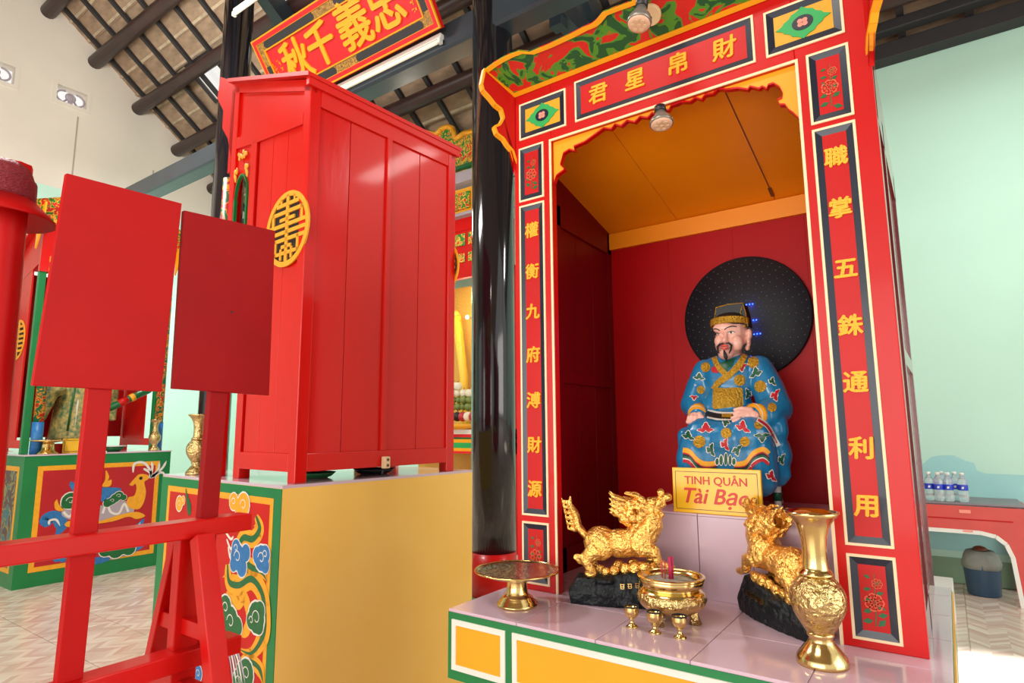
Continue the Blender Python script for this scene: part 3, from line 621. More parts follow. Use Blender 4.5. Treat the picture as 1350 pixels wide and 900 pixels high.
oi = [CP(x, v, .001) for x, v in loop]; ii = [CP(*inner(x, v), .001) if k < len(full) else CP(x+(.012 if x < xm else -.012), .014, .001) for k, (x, v) in enumerate(loop)]
mb.ring(oi, ii, cn*.005); sh.part('crest_edging', mb, 'yellow', label='orange edging of the crest')
# splayed side brackets carrying the crest
for s in (-1, 1):
    ax = SX0 if s < 0 else SX1; cor = CP(full[0][0] if s < 0 else full[-1][0], full[0][1])
    hd = V((cor.x-ax, cor.y-SY, 0)); nn = hd.cross(V((0, 0, 1))).normalized()
    bp = [(634, 112), (636, 120), (645, 130), (652, 139), (660, 145), (663, 156), (658, 165), (651, 168), (654, 177), (663, 184), (668, 192), (675, 200), (678, 210), (683, 222)]
    o3 = [PN(*q, (SX0, SY, 2), (V((full[0][0]-SX0, CP(*full[0]).y-SY, 0))).cross(V((0, 0, 1))).normalized()) for q in bp]
    if s > 0: o3 = [V((2*xm-p.x, p.y, p.z)) for p in o3]
    poly = [V((ax, SY, 2.417)), cor]+o3+[V((ax, SY, o3[-1].z-.02))]
    bm_ = MB().prism([p-nn*.006 for p in poly], nn*.012); sh.part('side_bracket', bm_, 'red', label='red scalloped side bracket')
    e = MB(); q = [cor]+o3
    for i in range(len(q)-1): e.bar(q[i], q[i+1], nn*.018, (q[i+1]-q[i]).cross(nn).normalized()*.008)
    sh.part('bracket_edging', e, 'yellow', label='orange edge of the bracket')
# sides, back, ceiling
def zs(y): return 2.262-.245*(y-SY)-.0
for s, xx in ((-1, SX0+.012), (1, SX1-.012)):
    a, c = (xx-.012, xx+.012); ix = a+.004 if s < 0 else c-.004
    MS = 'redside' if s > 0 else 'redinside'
    def stile(y0, y1, z0, z1_0, z1_1, nm, m=MS):
        vs = [V((x, y, z)) for x in (a, c) for (y, z) in ((y0, z0), (y1, z0), (y1, z1_1), (y0, z1_0))]
        sh.part(nm, MB().add(vs, [(0, 1, 2, 3), (7, 6, 5, 4), (0, 4, 5, 1), (1, 5, 6, 2), (2, 6, 7, 3), (3, 7, 4, 0)]), m)
    stile(SY+TH, SY+.06, AZ, 2.2, 2.2, 'side_stile'); stile(1.80, 1.84, AZ, 2.1, 2.1, 'side_stile'); stile(SYB-.04, SYB, AZ, zs(SYB), zs(SYB), 'side_stile')
    vs = [V((x, y, z)) for x in (a, c) for (y, z) in ((SY+TH, 2.03), (SYB, 2.03-.02), (SYB, zs(SYB)), (SY+TH, zs(SY+TH)))]
    sh.part('side_rail', MB().add(vs, [(0, 1, 2, 3), (7, 6, 5, 4), (0, 4, 5, 1), (1, 5, 6, 2), (2, 6, 7, 3), (3, 7, 4, 0)]), MS)
    sh.part('side_rail', MB().box(a, c, 1.84, SYB-.04, 1.455, 1.495), MS); sh.part('side_rail', MB().box(a, c, SY+.06, SYB-.04, AZ, .9), MS)
    for k in range(3):
        y0 = 1.83+k*.132; sh.part('side_board', MB().box(xx-.004, xx+.004, y0, y0+.13, .88, 2.05), MS, bevel=.001)
    sh.part('arched_panel', MB().box(xx-.003, xx+.003, SY+.05, SY+.075, .88, 2.06), MS); sh.part('arched_panel', MB().box(xx-.003, xx+.003, SY+.075, 1.81, .88, 1.2), MS)
    sh.part('arched_panel', MB().prism([(xx-.003, SY+.07, 2.06), (xx-.003, 1.81, 2.06), (xx-.003, 1.81, 1.75), (xx-.003, 1.79, 1.85), (xx-.003, 1.74, 1.93), (xx-.003, 1.7, 1.95), (xx-.003, 1.68, 1.9), (xx-.003, SY+.07, 1.8)], (.006, 0, 0)), MS)
for k in range(4):
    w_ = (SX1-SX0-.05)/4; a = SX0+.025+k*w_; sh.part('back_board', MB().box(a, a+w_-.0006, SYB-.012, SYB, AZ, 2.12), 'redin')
sh.part('back_rail', MB().box(SX0+.024, SX1-.024, SYB-.026, SYB-.012, 2.03, 2.098), 'orange', label='orange rail above the back boards')
cu = [SX0+.02, -.79, -.43, SX1-.02]
for k in range(3):
    a, c = cu[k]+.001, cu[k+1]-.001; y0, y1 = SY+TH+.001, SYB+.02
    sh.part('ceiling_board', MB().add([V((x, y, zs(y)+d)) for d in (0, .014) for (x, y) in ((a, y0), (c, y0), (c, y1), (a, y1))], [(0, 1, 2, 3), (7, 6, 5, 4), (0, 4, 5, 1), (1, 5, 6, 2), (2, 6, 7, 3), (3, 7, 4, 0)]), 'orange', label='orange sloping ceiling board')
mb = MB().bar((cu[2], SYB-.1, zs(SYB-.1)-.002), (cu[2], SYB-.05, zs(SYB-.05)-.004), (.012, 0, 0), (0, 0, .002)); mb.bar((cu[2]+.0, SY+.05, zs(SY+.05)-.001), (cu[2], SYB-.1, zs(SYB-.1)-.001), (.003, 0, 0), (0, 0, .002))
sh.part('ceiling_joint', mb, 'brownwood')
# halo disc with diodes
DC = V((-.556, SYB-.012, 1.688)); DR = .222
hd_ = Thing('light_disc', 'round black disc of small diodes behind the statue head, three rows lit blue', 'lamp', DC)
def ydisc(c, prof, n=64):                 # lathe about the Y axis (towards the viewer = -Y)
    m = MB().lathe((0, 0, 0), prof, n); m.v = [V((c[0]+v.x, c[1]-v.z, c[2]+v.y)) for v in m.v]; return m
hd_.part('panel', ydisc(DC, [(DR, 0), (DR, .012), (DR-.004, .016), (0, .016)]), 'discblack')
mb = MB()
lit_z = [1.752, 1.703, 1.658]
for ri, r in enumerate([.06, .082, .104, .126, .148, .17, .192, .208]):
    nn_ = int(22+ri*3)
    for k in range(nn_):
        a = 2*math.pi*k/nn_+ri*.13; mb.ball((DC.x+r*math.cos(a), DC.y-.017, DC.z+r*math.sin(a)), (.0016, .0014, .0016), 6, 4)
hd_.part('unlit_diode', mb, 'led_off').__setitem__('kind', 'stuff')
for q0, n_ in (((984, 401.5), 3), ((989, 422.5), 3), ((990, 441), 4)):
    for k in range(n_):
        p = P(q0[0]+k*4.1-(0 if n_ == 4 else 0), q0[1]-k*.5, Y=DC.y-.018)
        hd_.part('lit_diode', MB().ball(p, (.0024, .002, .0024), 8, 6), 'led_on', label='diode lit blue')
for q0 in ((988, 400.5), (993, 421.5), (997, 439)):
    ll = bpy.data.lights.new('diode_glow', 'POINT'); ll.energy = .045; ll.color = (.01, .06, 1); ll.shadow_soft_size = .002
    lo_ = bpy.data.objects.new('diode_glow', ll); COL.objects.link(lo_); lo_.location = P(*q0, Y=DC.y-.03)
# spot bulbs
def bulb(base, d, L, label, sock):
    t = Thing('spot_bulb', label, 'lamp', base); u = V(d).normalized(); b_ = V(base)
    t.part('socket', MB().tube([b_, b_+u*sock], [.016, .017], 16), 'bulbdark', label='dark socket')
    a = b_+u*sock; t.part('housing', MB().tube([a, a+u*L*.25, a+u*L*.6, a+u*L*.9, a+u*L], [.015, .017, .029, .033, .032], 24), 'bulbbody')
    mb = MB()
    for k in range(24):
        q = V((1, 0, 0)) if abs(u.x) < .8 else V((0, 1, 0)); e1 = u.cross(q).normalized(); e2 = u.cross(e1); w_ = e1*math.cos(k*math.pi/12)+e2*math.sin(k*math.pi/12)
        mb.bar(a+u*L*.3+w_*.018, a+u*L*.85+w_*.0325, w_*.002, u.cross(w_)*.002)
    t.part('cooling_fin', mb, 'bulbbody')
    t.part('lens', MB().tube([a+u*L, a+u*(L+.004), a+u*(L+.006)], [.03, .028, .02], 24), 'bulbface', label='frosted lens face')
    mb = MB()
    for k in range(7):
        r = 0 if k == 0 else .016; c = a+u*(L+.0065)+(e1*math.cos(k*1.047)+e2*math.sin(k*1.047))*r; mb.tube([c-u*.002, c+u*.0005], [.0058, .005], 12)
    t.part('lens_cell', mb, 'beige'); return t
p1 = P(870, 146, Y=1.55); bulb((p1.x, 1.552, p1.z+.012), (.1, -.15, -1), .04, 'spot bulb hanging under the yellow valance inside the shrine opening', .018)
pc = PN(858, 18, cb, cn); 
p2 = PN(848, -8, cb+cn*.03, cn); bulb(p2, (-.05, -.25, -1), .055, 'spot bulb clamped in front of the green and red crest', .05)
rs = Thing('ceiling_rose', 'round beige lamp rose with a dark hole, fixed on the painted crest', 'lamp fitting', pc)
e1 = V((1, 0, 0)); mb = MB(); lp = [pc+(e1*math.cos(t)+cd*math.sin(t))*.03 for t in [k*math.pi/14 for k in range(28)]]; mb.prism(lp, cn*.014); rs.part('cover', mb, 'beige', bevel=.003)
pr = pc+cd*-.004; rs.part('screw_hole', MB().prism([pr+(e1*math.cos(t)+cd*math.sin(t))*.004+cn*.0141 for t in [k*math.pi/6 for k in range(12)]], cn*.001), 'dark', label='dark hole')
# ================================================================== STATUE
S = lambda x, y, Y: P(x, y, Y=Y+.05)
st = Thing('statue', 'seated statue in a blue robe with gold medallions, black cap and drooping moustache', 'statue', (-.53, 1.95, PZ))
mb = MB()
mb.ball(S(960, 500, 1.955), (.088, .062, .085)); mb.ball(S(957, 535, 1.945), (.085, .072, .075)); mb.ball(S(962, 484, 1.96), (.10, .055, .045)); mb.ball(S(957, 563, 1.92), (.125, .1, .06))
for pts, r in (([(930, 489, 1.96), (921, 512, 1.95), (914, 534, 1.92), (920, 546, 1.87)], [.040, .042, .042, .030]),
               ([(1001, 486, 1.965), (1013, 512, 1.955), (1022, 538, 1.93), (1009, 549, 1.88), (1000, 549, 1.862)], [.043, .048, .052, .045, .036]),
               ([(1016, 545, 1.91), (1024, 568, 1.89), (1030, 592, 1.89)], [.045, .035, .014]),
               ([(942, 565, 1.95), (930, 578, 1.83)], [.075, .066]), ([(972, 565, 1.95), (988, 577, 1.83)], [.075, .066]), ([(957, 566, 1.93), (958, 580, 1.82)], [.07, .06]),
               ([(924, 582, 1.835), (918, 606, 1.835), (920, 630, 1.838)], [.062, .062, .056]), ([(940, 584, 1.83), (938, 630, 1.838)], [.058, .054]), ([(957, 585, 1.828), (957, 630, 1.838)], [.058, .054]), ([(974, 584, 1.83), (978, 630, 1.838)], [.058, .054]), ([(990, 582, 1.835), (996, 606, 1.835), (1000, 630, 1.84)], [.062, .06, .056]),
               ([(1012, 570, 1.92), (1024, 600, 1.90), (1026, 628, 1.90)], [.05, .045, .03]), ([(905, 575, 1.88), (902, 590, 1.87)], [.03, .02]), ([(1030, 600, 1.9), (1036, 626, 1.895)], [.02, .016]),
               ([(957, 570, 1.97), (960, 618, 1.965)], [.105, .105])):
    mb.tube([S(*p) for p in pts], r, 16)
    for p, q in zip(pts, r): mb.ball(S(*p), q)
robe = st.part('robe', mb, 'robe', label='glossy blue robe', remesh=.0042, smoothit=6)
bv = BVHTree.FromObject(robe, bpy.context.evaluated_depsgraph_get())
off_ = V(st.o.location)
def hit(tree, px, py, origin):
    r = ray(px, py).normalized(); h = tree.ray_cast(C0-origin, r); return (h[0]+origin, h[1]) if h[0] else (None, None)
def decal(tree, mb, outl, origin, off, rings=3, flatn=False):
    cx_ = sum(p[0] for p in outl)/len(outl); cy_ = sum(p[1] for p in outl)/len(outl); n = len(outl)
    c, cn_ = hit(tree, cx_, cy_, origin)
    if c is None: return
    vs = [c+cn_*off]; ok = True
    for k in range(1, rings+1):
        for (x, y) in outl:
            t = k/rings; h, hn = hit(tree, cx_+(x-cx_)*t, cy_+(y-cy_)*t, origin)
            if h is None or (h-c).length > .09: h, hn = vs[-1]-cn_*off, cn_
            vs.append(h+hn*off)
    fs = [(0, 1+i, 1+(i+1) % n) for i in range(n)]
    for k in range(rings-1):
        a, b = 1+k*n, 1+(k+1)*n; fs += [(a+i, a+(i+1) % n, b+(i+1) % n, b+i) for i in range(n)]
    mb.add(vs, fs, True)
def circ(x, y, r, n=18, ry=None): return [(x+r*math.cos(2*math.pi*k/n), y+(ry or r)*math.sin(2*math.pi*k/n)) for k in range(n)]
def cloudy(x, y, r, rot=0, n=36):
    out = []
    for k in range(n):
        a = 2*math.pi*k/n; q = r*(.72+.3*math.sin(3*a+rot)+.14*math.sin(7*a+rot*2)); X_, Y_ = q*1.25*math.cos(a), q*.8*math.sin(a)
        c, s = math.cos(rot*.5), math.sin(rot*.5); out.append((x+X_*c-Y_*s, y+X_*s+Y_*c))
    return out
def grow(o, f):
    cx_ = sum(p[0] for p in o)/len(o); cy_ = sum(p[1] for p in o)/len(o)
    return [(cx_+(x-cx_)+(x-cx_)/max(1e-6, math.hypot(x-cx_, y-cy_))*f, cy_+(y-cy_)+(y-cy_)/max(1e-6, math.hypot(x-cx_, y-cy_))*f) for x, y in o]
def sticker(nm, m, outl, off=.0016, lab=None, edge=None):
    d = MB(); decal(bv, d, outl, off_, off)
    if d.v: st.part(nm, d, m, label=lab, parent=robe)
    if edge:
        d = MB(); decal(bv, d, grow(outl, edge[1]), off_, off-.0006)
        if d.v: st.part('outline', d, edge[0], parent=robe)
for (x, y, r) in ((930.6, 484, 6.5), (992.8, 477.5, 7.6), (975, 501, 7.5), (1002.6, 509.4, 7.8), (924, 514, 5.5), (957.5, 571, 7), (922, 582, 8), (982, 582, 6.6), (1017.6, 537, 6), (1000, 560, 6)):
    sticker('medallion', 'robegold', circ(x, y, r), lab='round gold medallion')
for i, (x, y, r) in enumerate([(930.5, 565, 8.5), (979.5, 563, 8.5), (956, 585.5, 7), (1022, 521, 7), (978, 484, 6), (915, 524, 4)]):
    sticker('red_cloud', 'robered', cloudy(x, y, r*.98, i*1.3), .0022, 'crimson cloud motif', ('whiteart', 1.1))
for i, (x, y, r) in enumerate([(908, 574.6, 7), (937.5, 592.5, 7.5), (972, 593, 7), (1004.4, 575.4, 8), (956, 557, 5.5), (986, 518.7, 6), (996.4, 491.5, 7.5), (922, 497, 6), (1018, 503, 5), (1030, 605, 6)]):
    sticker('green_cloud', 'robegreen', cloudy(x, y, r*.98, i*1.7+1), .0022, 'green cloud motif', ('whiteart', 1.1))
def rr(x0, x1, y0, y1, r=5):
    o = []
    for (cx_, cy_, a0) in ((x1-r, y0+r, -.5), (x1-r, y1-r, 0), (x0+r, y1-r, .5), (x0+r, y0+r, 1)):
        for k in range(5): a = (a0+k/8)*math.pi; o.append((cx_+r*math.cos(a), cy_+r*math.sin(a)))
    return o
sticker('chest_panel', 'robegold', [(x, y-(x-960)*.05) for x, y in rr(940, 979, 511, 539)], .004, 'embossed gold square panel')
def strip(tree, mb, pts, wpx, off, origin=None, k=8):
    q = catmull(pts, k); n = len(q); L, Rr = [], []
    for i in range(n):
        dx, dy = q[min(i+1, n-1)][0]-q[max(i-1, 0)][0], q[min(i+1, n-1)][1]-q[max(i-1, 0)][1]; d = math.hypot(dx, dy); nx, ny = -dy/d*wpx/2, dx/d*wpx/2
        row = []
        for t in (-1, 0, 1):
            h, hn = hit(tree, q[i][0]+nx*t, q[i][1]+ny*t, origin or off_)
            row.append(None if h is None else h+hn*off)
        if any(r is None for r in row): continue
        L.append(row)
    vs = [p for r in L for p in r]; mb.add(vs, [(i*3+j, i*3+j+1, i*3+j+4, i*3+j+3) for i in range(len(L)-1) for j in (0, 1) if (L[i][1]-L[i+1][1]).length < .05], True)
def band(nm, m, pts, w_, off, lab=None):
    d = MB(); strip(bv, d, pts, w_, off)
    if d.v: st.part(nm, d, m, label=lab, parent=robe)
sticker('inner_collar', 'robegreen', [(948, 478), (958, 475), (972, 471), (966, 482), (958, 491), (951, 484)], .001, 'green inner collar')
sticker('lapel_lining', 'robered', [(939, 484), (945, 482), (950, 489), (945, 492), (938, 490)], .002)
band('collar', 'robegold', [(942, 472), (947, 483), (957, 494)], 7, .0045, 'gold collar band'); band('collar', 'robegold', [(984, 464), (976, 479), (962, 494), (948, 504), (942, 514)], 8, .005, 'gold collar band')
band('belt_edge', 'whiteart', [(932, 541), (950, 545), (968, 545), (980, 543)], 2.4, .003); band('belt', 'hat', [(930, 546), (945, 549), (960, 550), (978, 548)], 7, .0035, 'black belt'); band('belt_edge', 'whiteart', [(932, 551), (948, 554), (968, 554)], 2.4, .0035)
sticker('buckle', 'robegold', [(952, 547), (966, 547), (966, 552.5), (952, 552)], .006, 'gold buckle')
for nm, m, w_, dy in (('hem_band', 'yellowart', 6.5, 0), ('hem_band', 'robered', 2, 4.5), ('hem_band', 'hat', 2.5, 6.5), ('hem_band', 'robegreen', 3, 9), ('hem_band', 'whiteart', 2, 11.5), ('hem_band', 'robered', 4, 14)):
    band(nm, m, [(901, 593+dy), (909, 595+dy), (918, 605+dy), (930, 611+dy), (946, 610+dy*.8)], w_, .0024+dy*.00003); band(nm, m, [(968, 612+dy*.8), (984, 609+dy), (994, 597+dy), (1005, 592+dy), (1013, 598+dy)], w_, .0024+dy*.00003)
for k, (x, h_) in enumerate(((946, 8), (951, 12), (957, 15), (963, 12), (968, 8))):
    sticker('hem_petal', 'robegreen', circ(x, 612-h_*.5, 2.1, 12, h_*.55), .0034, None, ('whiteart', 1.2))
sticker('hem_tassel', 'robered', cloudy(1016, 627, 6.5, 2), .003, None, ('whiteart', 1.6))
band('sash', 'whiteart', [(998, 553), (1010, 561), (1019, 574), (1026, 588)], 6.5, .0025, 'white edged crimson sash'); band('sash', 'robered', [(999, 554), (1010, 562), (1018, 574), (1024, 584)], 3, .0035)
for s0, s1 in (((1012, 537), (1014, 551)), ((1015, 560), (1020, 600)), ((937, 500), (934, 540)), ((988, 500), (990, 535))):
    pass
# cuffs
mb = MB(); a, b = S(1004, 547, 1.868), S(994, 548, 1.845); mb.tube([a, b], [.034, .037], 20); st.part('cuff', mb, 'yellow', label='yellow cuff')
mb = MB(); mb.tube([b, b+(b-a).normalized()*.004], [.0385, .0385], 20, cap=False); st.part('cuff_edge', mb, 'whiteart')
mb = MB(); a, b = S(920, 540, 1.885), S(919, 546, 1.855); mb.tube([a, b], [.026, .028], 20); st.part('cuff', mb, 'yellow', label='yellow cuff')
mb = MB(); mb.tube([b, b+(b-a).normalized()*.004], [.0295, .0295], 20, cap=False); st.part('cuff_edge', mb, 'whiteart')
# hands: palm, four fingers and a thumb grown together
def hand(palm, fingers, thumb, nm='hand'):
    m = MB()
    for c, r in palm: m.ball(S(*c), r)
    for f in fingers+[thumb]:
        pts = [S(*p[:3]) for p in f]; rr_ = [p[3] for p in f]; m.tube(pts, rr_, 10)
        for p, q in zip(pts, rr_): m.ball(p, q*1.03, 10, 6)
    return st.part(nm, m, 'skin', label='pale pink hand', remesh=.0016, smoothit=2)
hand([((991, 548, 1.828), (.022, .014, .017)), ((984, 548, 1.822), (.02, .013, .016))],
     [[(982, 543, 1.815, .007), (974, 543, 1.806, .0065), (968, 545, 1.803, .0055)], [(980, 547.5, 1.812, .007), (971, 549, 1.803, .0065), (965.5, 551, 1.803, .0055)],
      [(981, 552, 1.812, .0068), (972, 554, 1.804, .006), (967, 555.5, 1.805, .0052)], [(983, 555.5, 1.815, .006), (976, 558, 1.808, .0055), (971, 558, 1.81, .0048)]],
     [(989, 540, 1.825, .0085), (978, 538.5, 1.815, .007), (969, 540, 1.812, .0055)])
hand([((916, 551, 1.84), (.021, .018, .019))],
     [[(909, 550, 1.828, .0075), (907, 556, 1.818, .007), (912, 559, 1.82, .006)], [(913, 549.5, 1.824, .0075), (911, 557, 1.813, .007), (916, 560, 1.82, .006)],
      [(918, 549.5, 1.823, .0075), (916, 557, 1.812, .007), (920, 560, 1.82, .006)], [(922, 550, 1.826, .007), (921, 556.5, 1.816, .0065), (924, 559, 1.824, .0055)]],
     [(922, 546, 1.835, .0085), (926, 551, 1.82, .0075), (923, 555, 1.812, .006)])
# head
mb = MB()
for c, r in (((964, 438, 1.945), (.050, .055, .06)), ((961, 455, 1.93), (.042, .045, .038)), ((957, 466, 1.905), (.024, .023, .02)), ((949, 450, 1.903), (.017, .017, .022)), ((971, 452, 1.903), (.020, .018, .025)), ((954, 432, 1.9), (.034, .015, .02)), ((955, 449.5, 1.880), (.0085, .011, .0075)), ((951.5, 450.5, 1.886), (.005, .007, .005)), ((958.5, 450.5, 1.884), (.005, .007, .005)), ((955.5, 458, 1.885), (.014, .009, .009)), ((955, 467.5, 1.89), (.011, .01, .009))): mb.ball(S(*c), r, 18, 12)
mb.tube([S(957, 436, 1.893), S(956, 444, 1.884), S(955, 449, 1.876)], [.005, .0065, .008], 10)
mb.tube([S(963, 458, 1.945), S(963, 476, 1.955)], [.034, .036], 16)
mb.ball(S(988, 440, 1.94), (.009, .012, .018)); mb.ball(S(987, 450, 1.938), (.007, .011, .019)); mb.ball(S(985.5, 458.5, 1.935), (.0078, .009, .009)); mb.ball(S(981, 446, 1.945), (.012, .012, .02))
head = st.part('head', mb, 'skin', label='pale pink face', remesh=.0024, smoothit=3)
hb = BVHTree.FromObject(head, bpy.context.evaluated_depsgraph_get())
def face(nm, m, outl, off=.0006, lab=None):
    d = MB(); decal(hb, d, outl, off_, off, 3)
    if d.v: st.part(nm, d, m, label=lab, parent=head)
def fstrip(nm, m, pts, w_, off=.0008, lab=None):
    d = MB(); strip(hb, d, pts, w_, off)
    if d.v: st.part(nm, d, m, label=lab, parent=head)
for (x, y, w_) in ((944, 440.2, 4.3), (964, 438.2, 5)):
    face('eye', 'whiteart', [(x-w_, y+.4), (x-w_*.5, y-1.1), (x, y-1.6), (x+w_*.5, y-1.3), (x+w_, y-.2), (x+w_*.4, y+1.1), (x-w_*.4, y+1.3)], .0007)
    face('pupil', 'hat', circ(x-.4, y-.1, 1.35, 12), .0012); fstrip('eyelid', 'blackart', [(x-w_, y+.1), (x, y-1.9), (x+w_, y-.5)], .8, .0014)
fstrip('eyebrow', 'blackart', [(938, 436), (942, 433.4), (946.5, 434), (949, 435.8)], 1.3); fstrip('eyebrow', 'blackart', [(955, 434.5), (959, 431.6), (965, 430), (971, 430.6)], 1.4)
m_ = MB(); m_.tube([S(950, 456, 1.876), S(955, 455.2, 1.872), S(960, 456, 1.876)], [.002, .0042, .002], 8); m_.tube([S(951, 458.6, 1.877), S(955.3, 459.4, 1.872), S(959.5, 458.4, 1.877)], [.002, .0042, .002], 8); st.part('lips', m_, 'lips')
st.part('moustache', MB().tube([S(953.5, 453, 1.870), S(949, 453.5, 1.874), S(946.2, 457, 1.880), S(946.4, 462, 1.882), S(948, 466, 1.880)], [.002, .0035, .0038, .003, .001], 8), 'blackart', label='drooping black moustache half')
st.part('moustache', MB().tube([S(957, 452.6, 1.870), S(961, 452, 1.873), S(964.2, 455, 1.880), S(963.4, 461, 1.884), S(961, 466, 1.886)], [.002, .0035, .0038, .003, .001], 8), 'blackart', label='drooping black moustache half')
st.part('beard', MB().tube([S(954.5, 461.5, 1.876), S(955.5, 466, 1.874), S(957, 471, 1.874), S(958, 477, 1.88)], [.002, .005, .006, .001], 8), 'blackart', label='black pointed beard')
# cap
mb = MB(); mb.ball(S(963, 424, 1.945), (.0555, .060, .030), 24, 12); cap_ = st.part('cap', mb, 'hat', label='black cap')
q = [(942, 419), (944, 405.5), (960, 401), (979, 399.2), (983, 412), (986, 430), (978, 427), (962, 417)]
a = [S(*p, 1.925) for p in q]; mb = MB().prism(a, (0, .06, 0)); cw = st.part('cap_crown', mb, 'hat', label='tall black crown at the back of the cap', bevel=.002)
mb = MB().tube(a[1:6], .0016, 6); mb.tube([a[0], a[1]], .0016, 6); mb.tube([a[3]+V((0, .004, 0)), S(976, 412, 1.92), S(982, 426, 1.925)], .0014, 6); st.part('cap_piping', mb, 'robegold', label='gold piping')
mb = MB()
pts = []
for k in range(17):
    t = math.pi*(1.02+.96*k/16); pts.append(S(963, 426, 1.945)+V((.0575*math.cos(t)-.001, .061*math.sin(t), .006*math.sin(t)*-.6)))
for k in range(16): mb.bar(pts[k], pts[k+1], (0, 0, .021), (pts[k+1]-pts[k]).cross(V((0, 0, 1))).normalized()*.006)
st.part('headband', mb, 'robegold', label='embossed gold headband')
st.part('cap_ornament', MB().ball(S(981, 430, 1.93), (.006, .006, .007)), 'robegold')
# seat
ss = Thing('seat', 'dark red carved seat with a white and green leg under the blue robed statue', 'seat', (-.53, 1.99, PZ))
ss.part('body', MB().box(-.64, -.44, 2.0, 2.14, PZ+.075, PZ+.1), 'redinside', bevel=.004)
for (x, y) in ((-.425, 1.955), (-.66, 1.955), (-.46, 2.13), (-.63, 2.13)):
    lg = ss.part('leg', MB().lathe((x, y, PZ), [(.012, 0), (.014, .01), (.009, .02), (.011, .06), (.013, .085)], 14), 'whiteart', label='white leg')
    ss.part('leg_ring', MB().lathe((x, y, PZ+.03), [(.012, 0), (.0125, .022), (.0115, .024)], 14), 'robegreen', parent=lg)
# name sign
sp = Thing('name_plaque', 'yellow rectangular sign lettered in red, standing on the pink step before the statue', 'sign', (-.585, 1.785, PZ))
a, b, c, d = P(888, 616.5, Y=1.784), P(1005.5, 619, Y=1.784), P(1003, 681, Y=1.784), P(886, 674, Y=1.784)
x0_, x1_ = (a.x+d.x)/2, (b.x+c.x)/2; z0_, z1_ = PZ, (a.z+b.z)/2; Yp = 1.784; print('plaque', x0_, x1_, z0_, z1_, c.z, d.z)
sp.part('plate', MB().box(x0_, x1_, Yp, Yp+.012, z0_, z1_), 'sign', bevel=.002)
sp.part('border_line', MB().ring(rect(x0_+.009, x1_-.009, z0_+.01, z1_-.01, Yp), rect(x0_+.0105, x1_-.0105, z0_+.0115, z1_-.0115, Yp), (0, -.0008, 0)), 'brownwood')
sp.part('lettering', text_mb('TINH QUÂN', .032, ((x0_+x1_)/2, Yp-.0004, z0_+(z1_-z0_)*.735), (1, 0, 0), (0, 0, 1), .0006, .0006), 'signred', label='red lettering TINH QUÂN')
sp.part('lettering', text_mb('Tài Bạc', .0605, ((x0_+x1_)/2-.001, Yp-.0004, z0_+(z1_-z0_)*.34), (1, 0, 0), (0, 0, 1), .0006, .0012, .28), 'signred', label='red slanted lettering Tài Bạc')

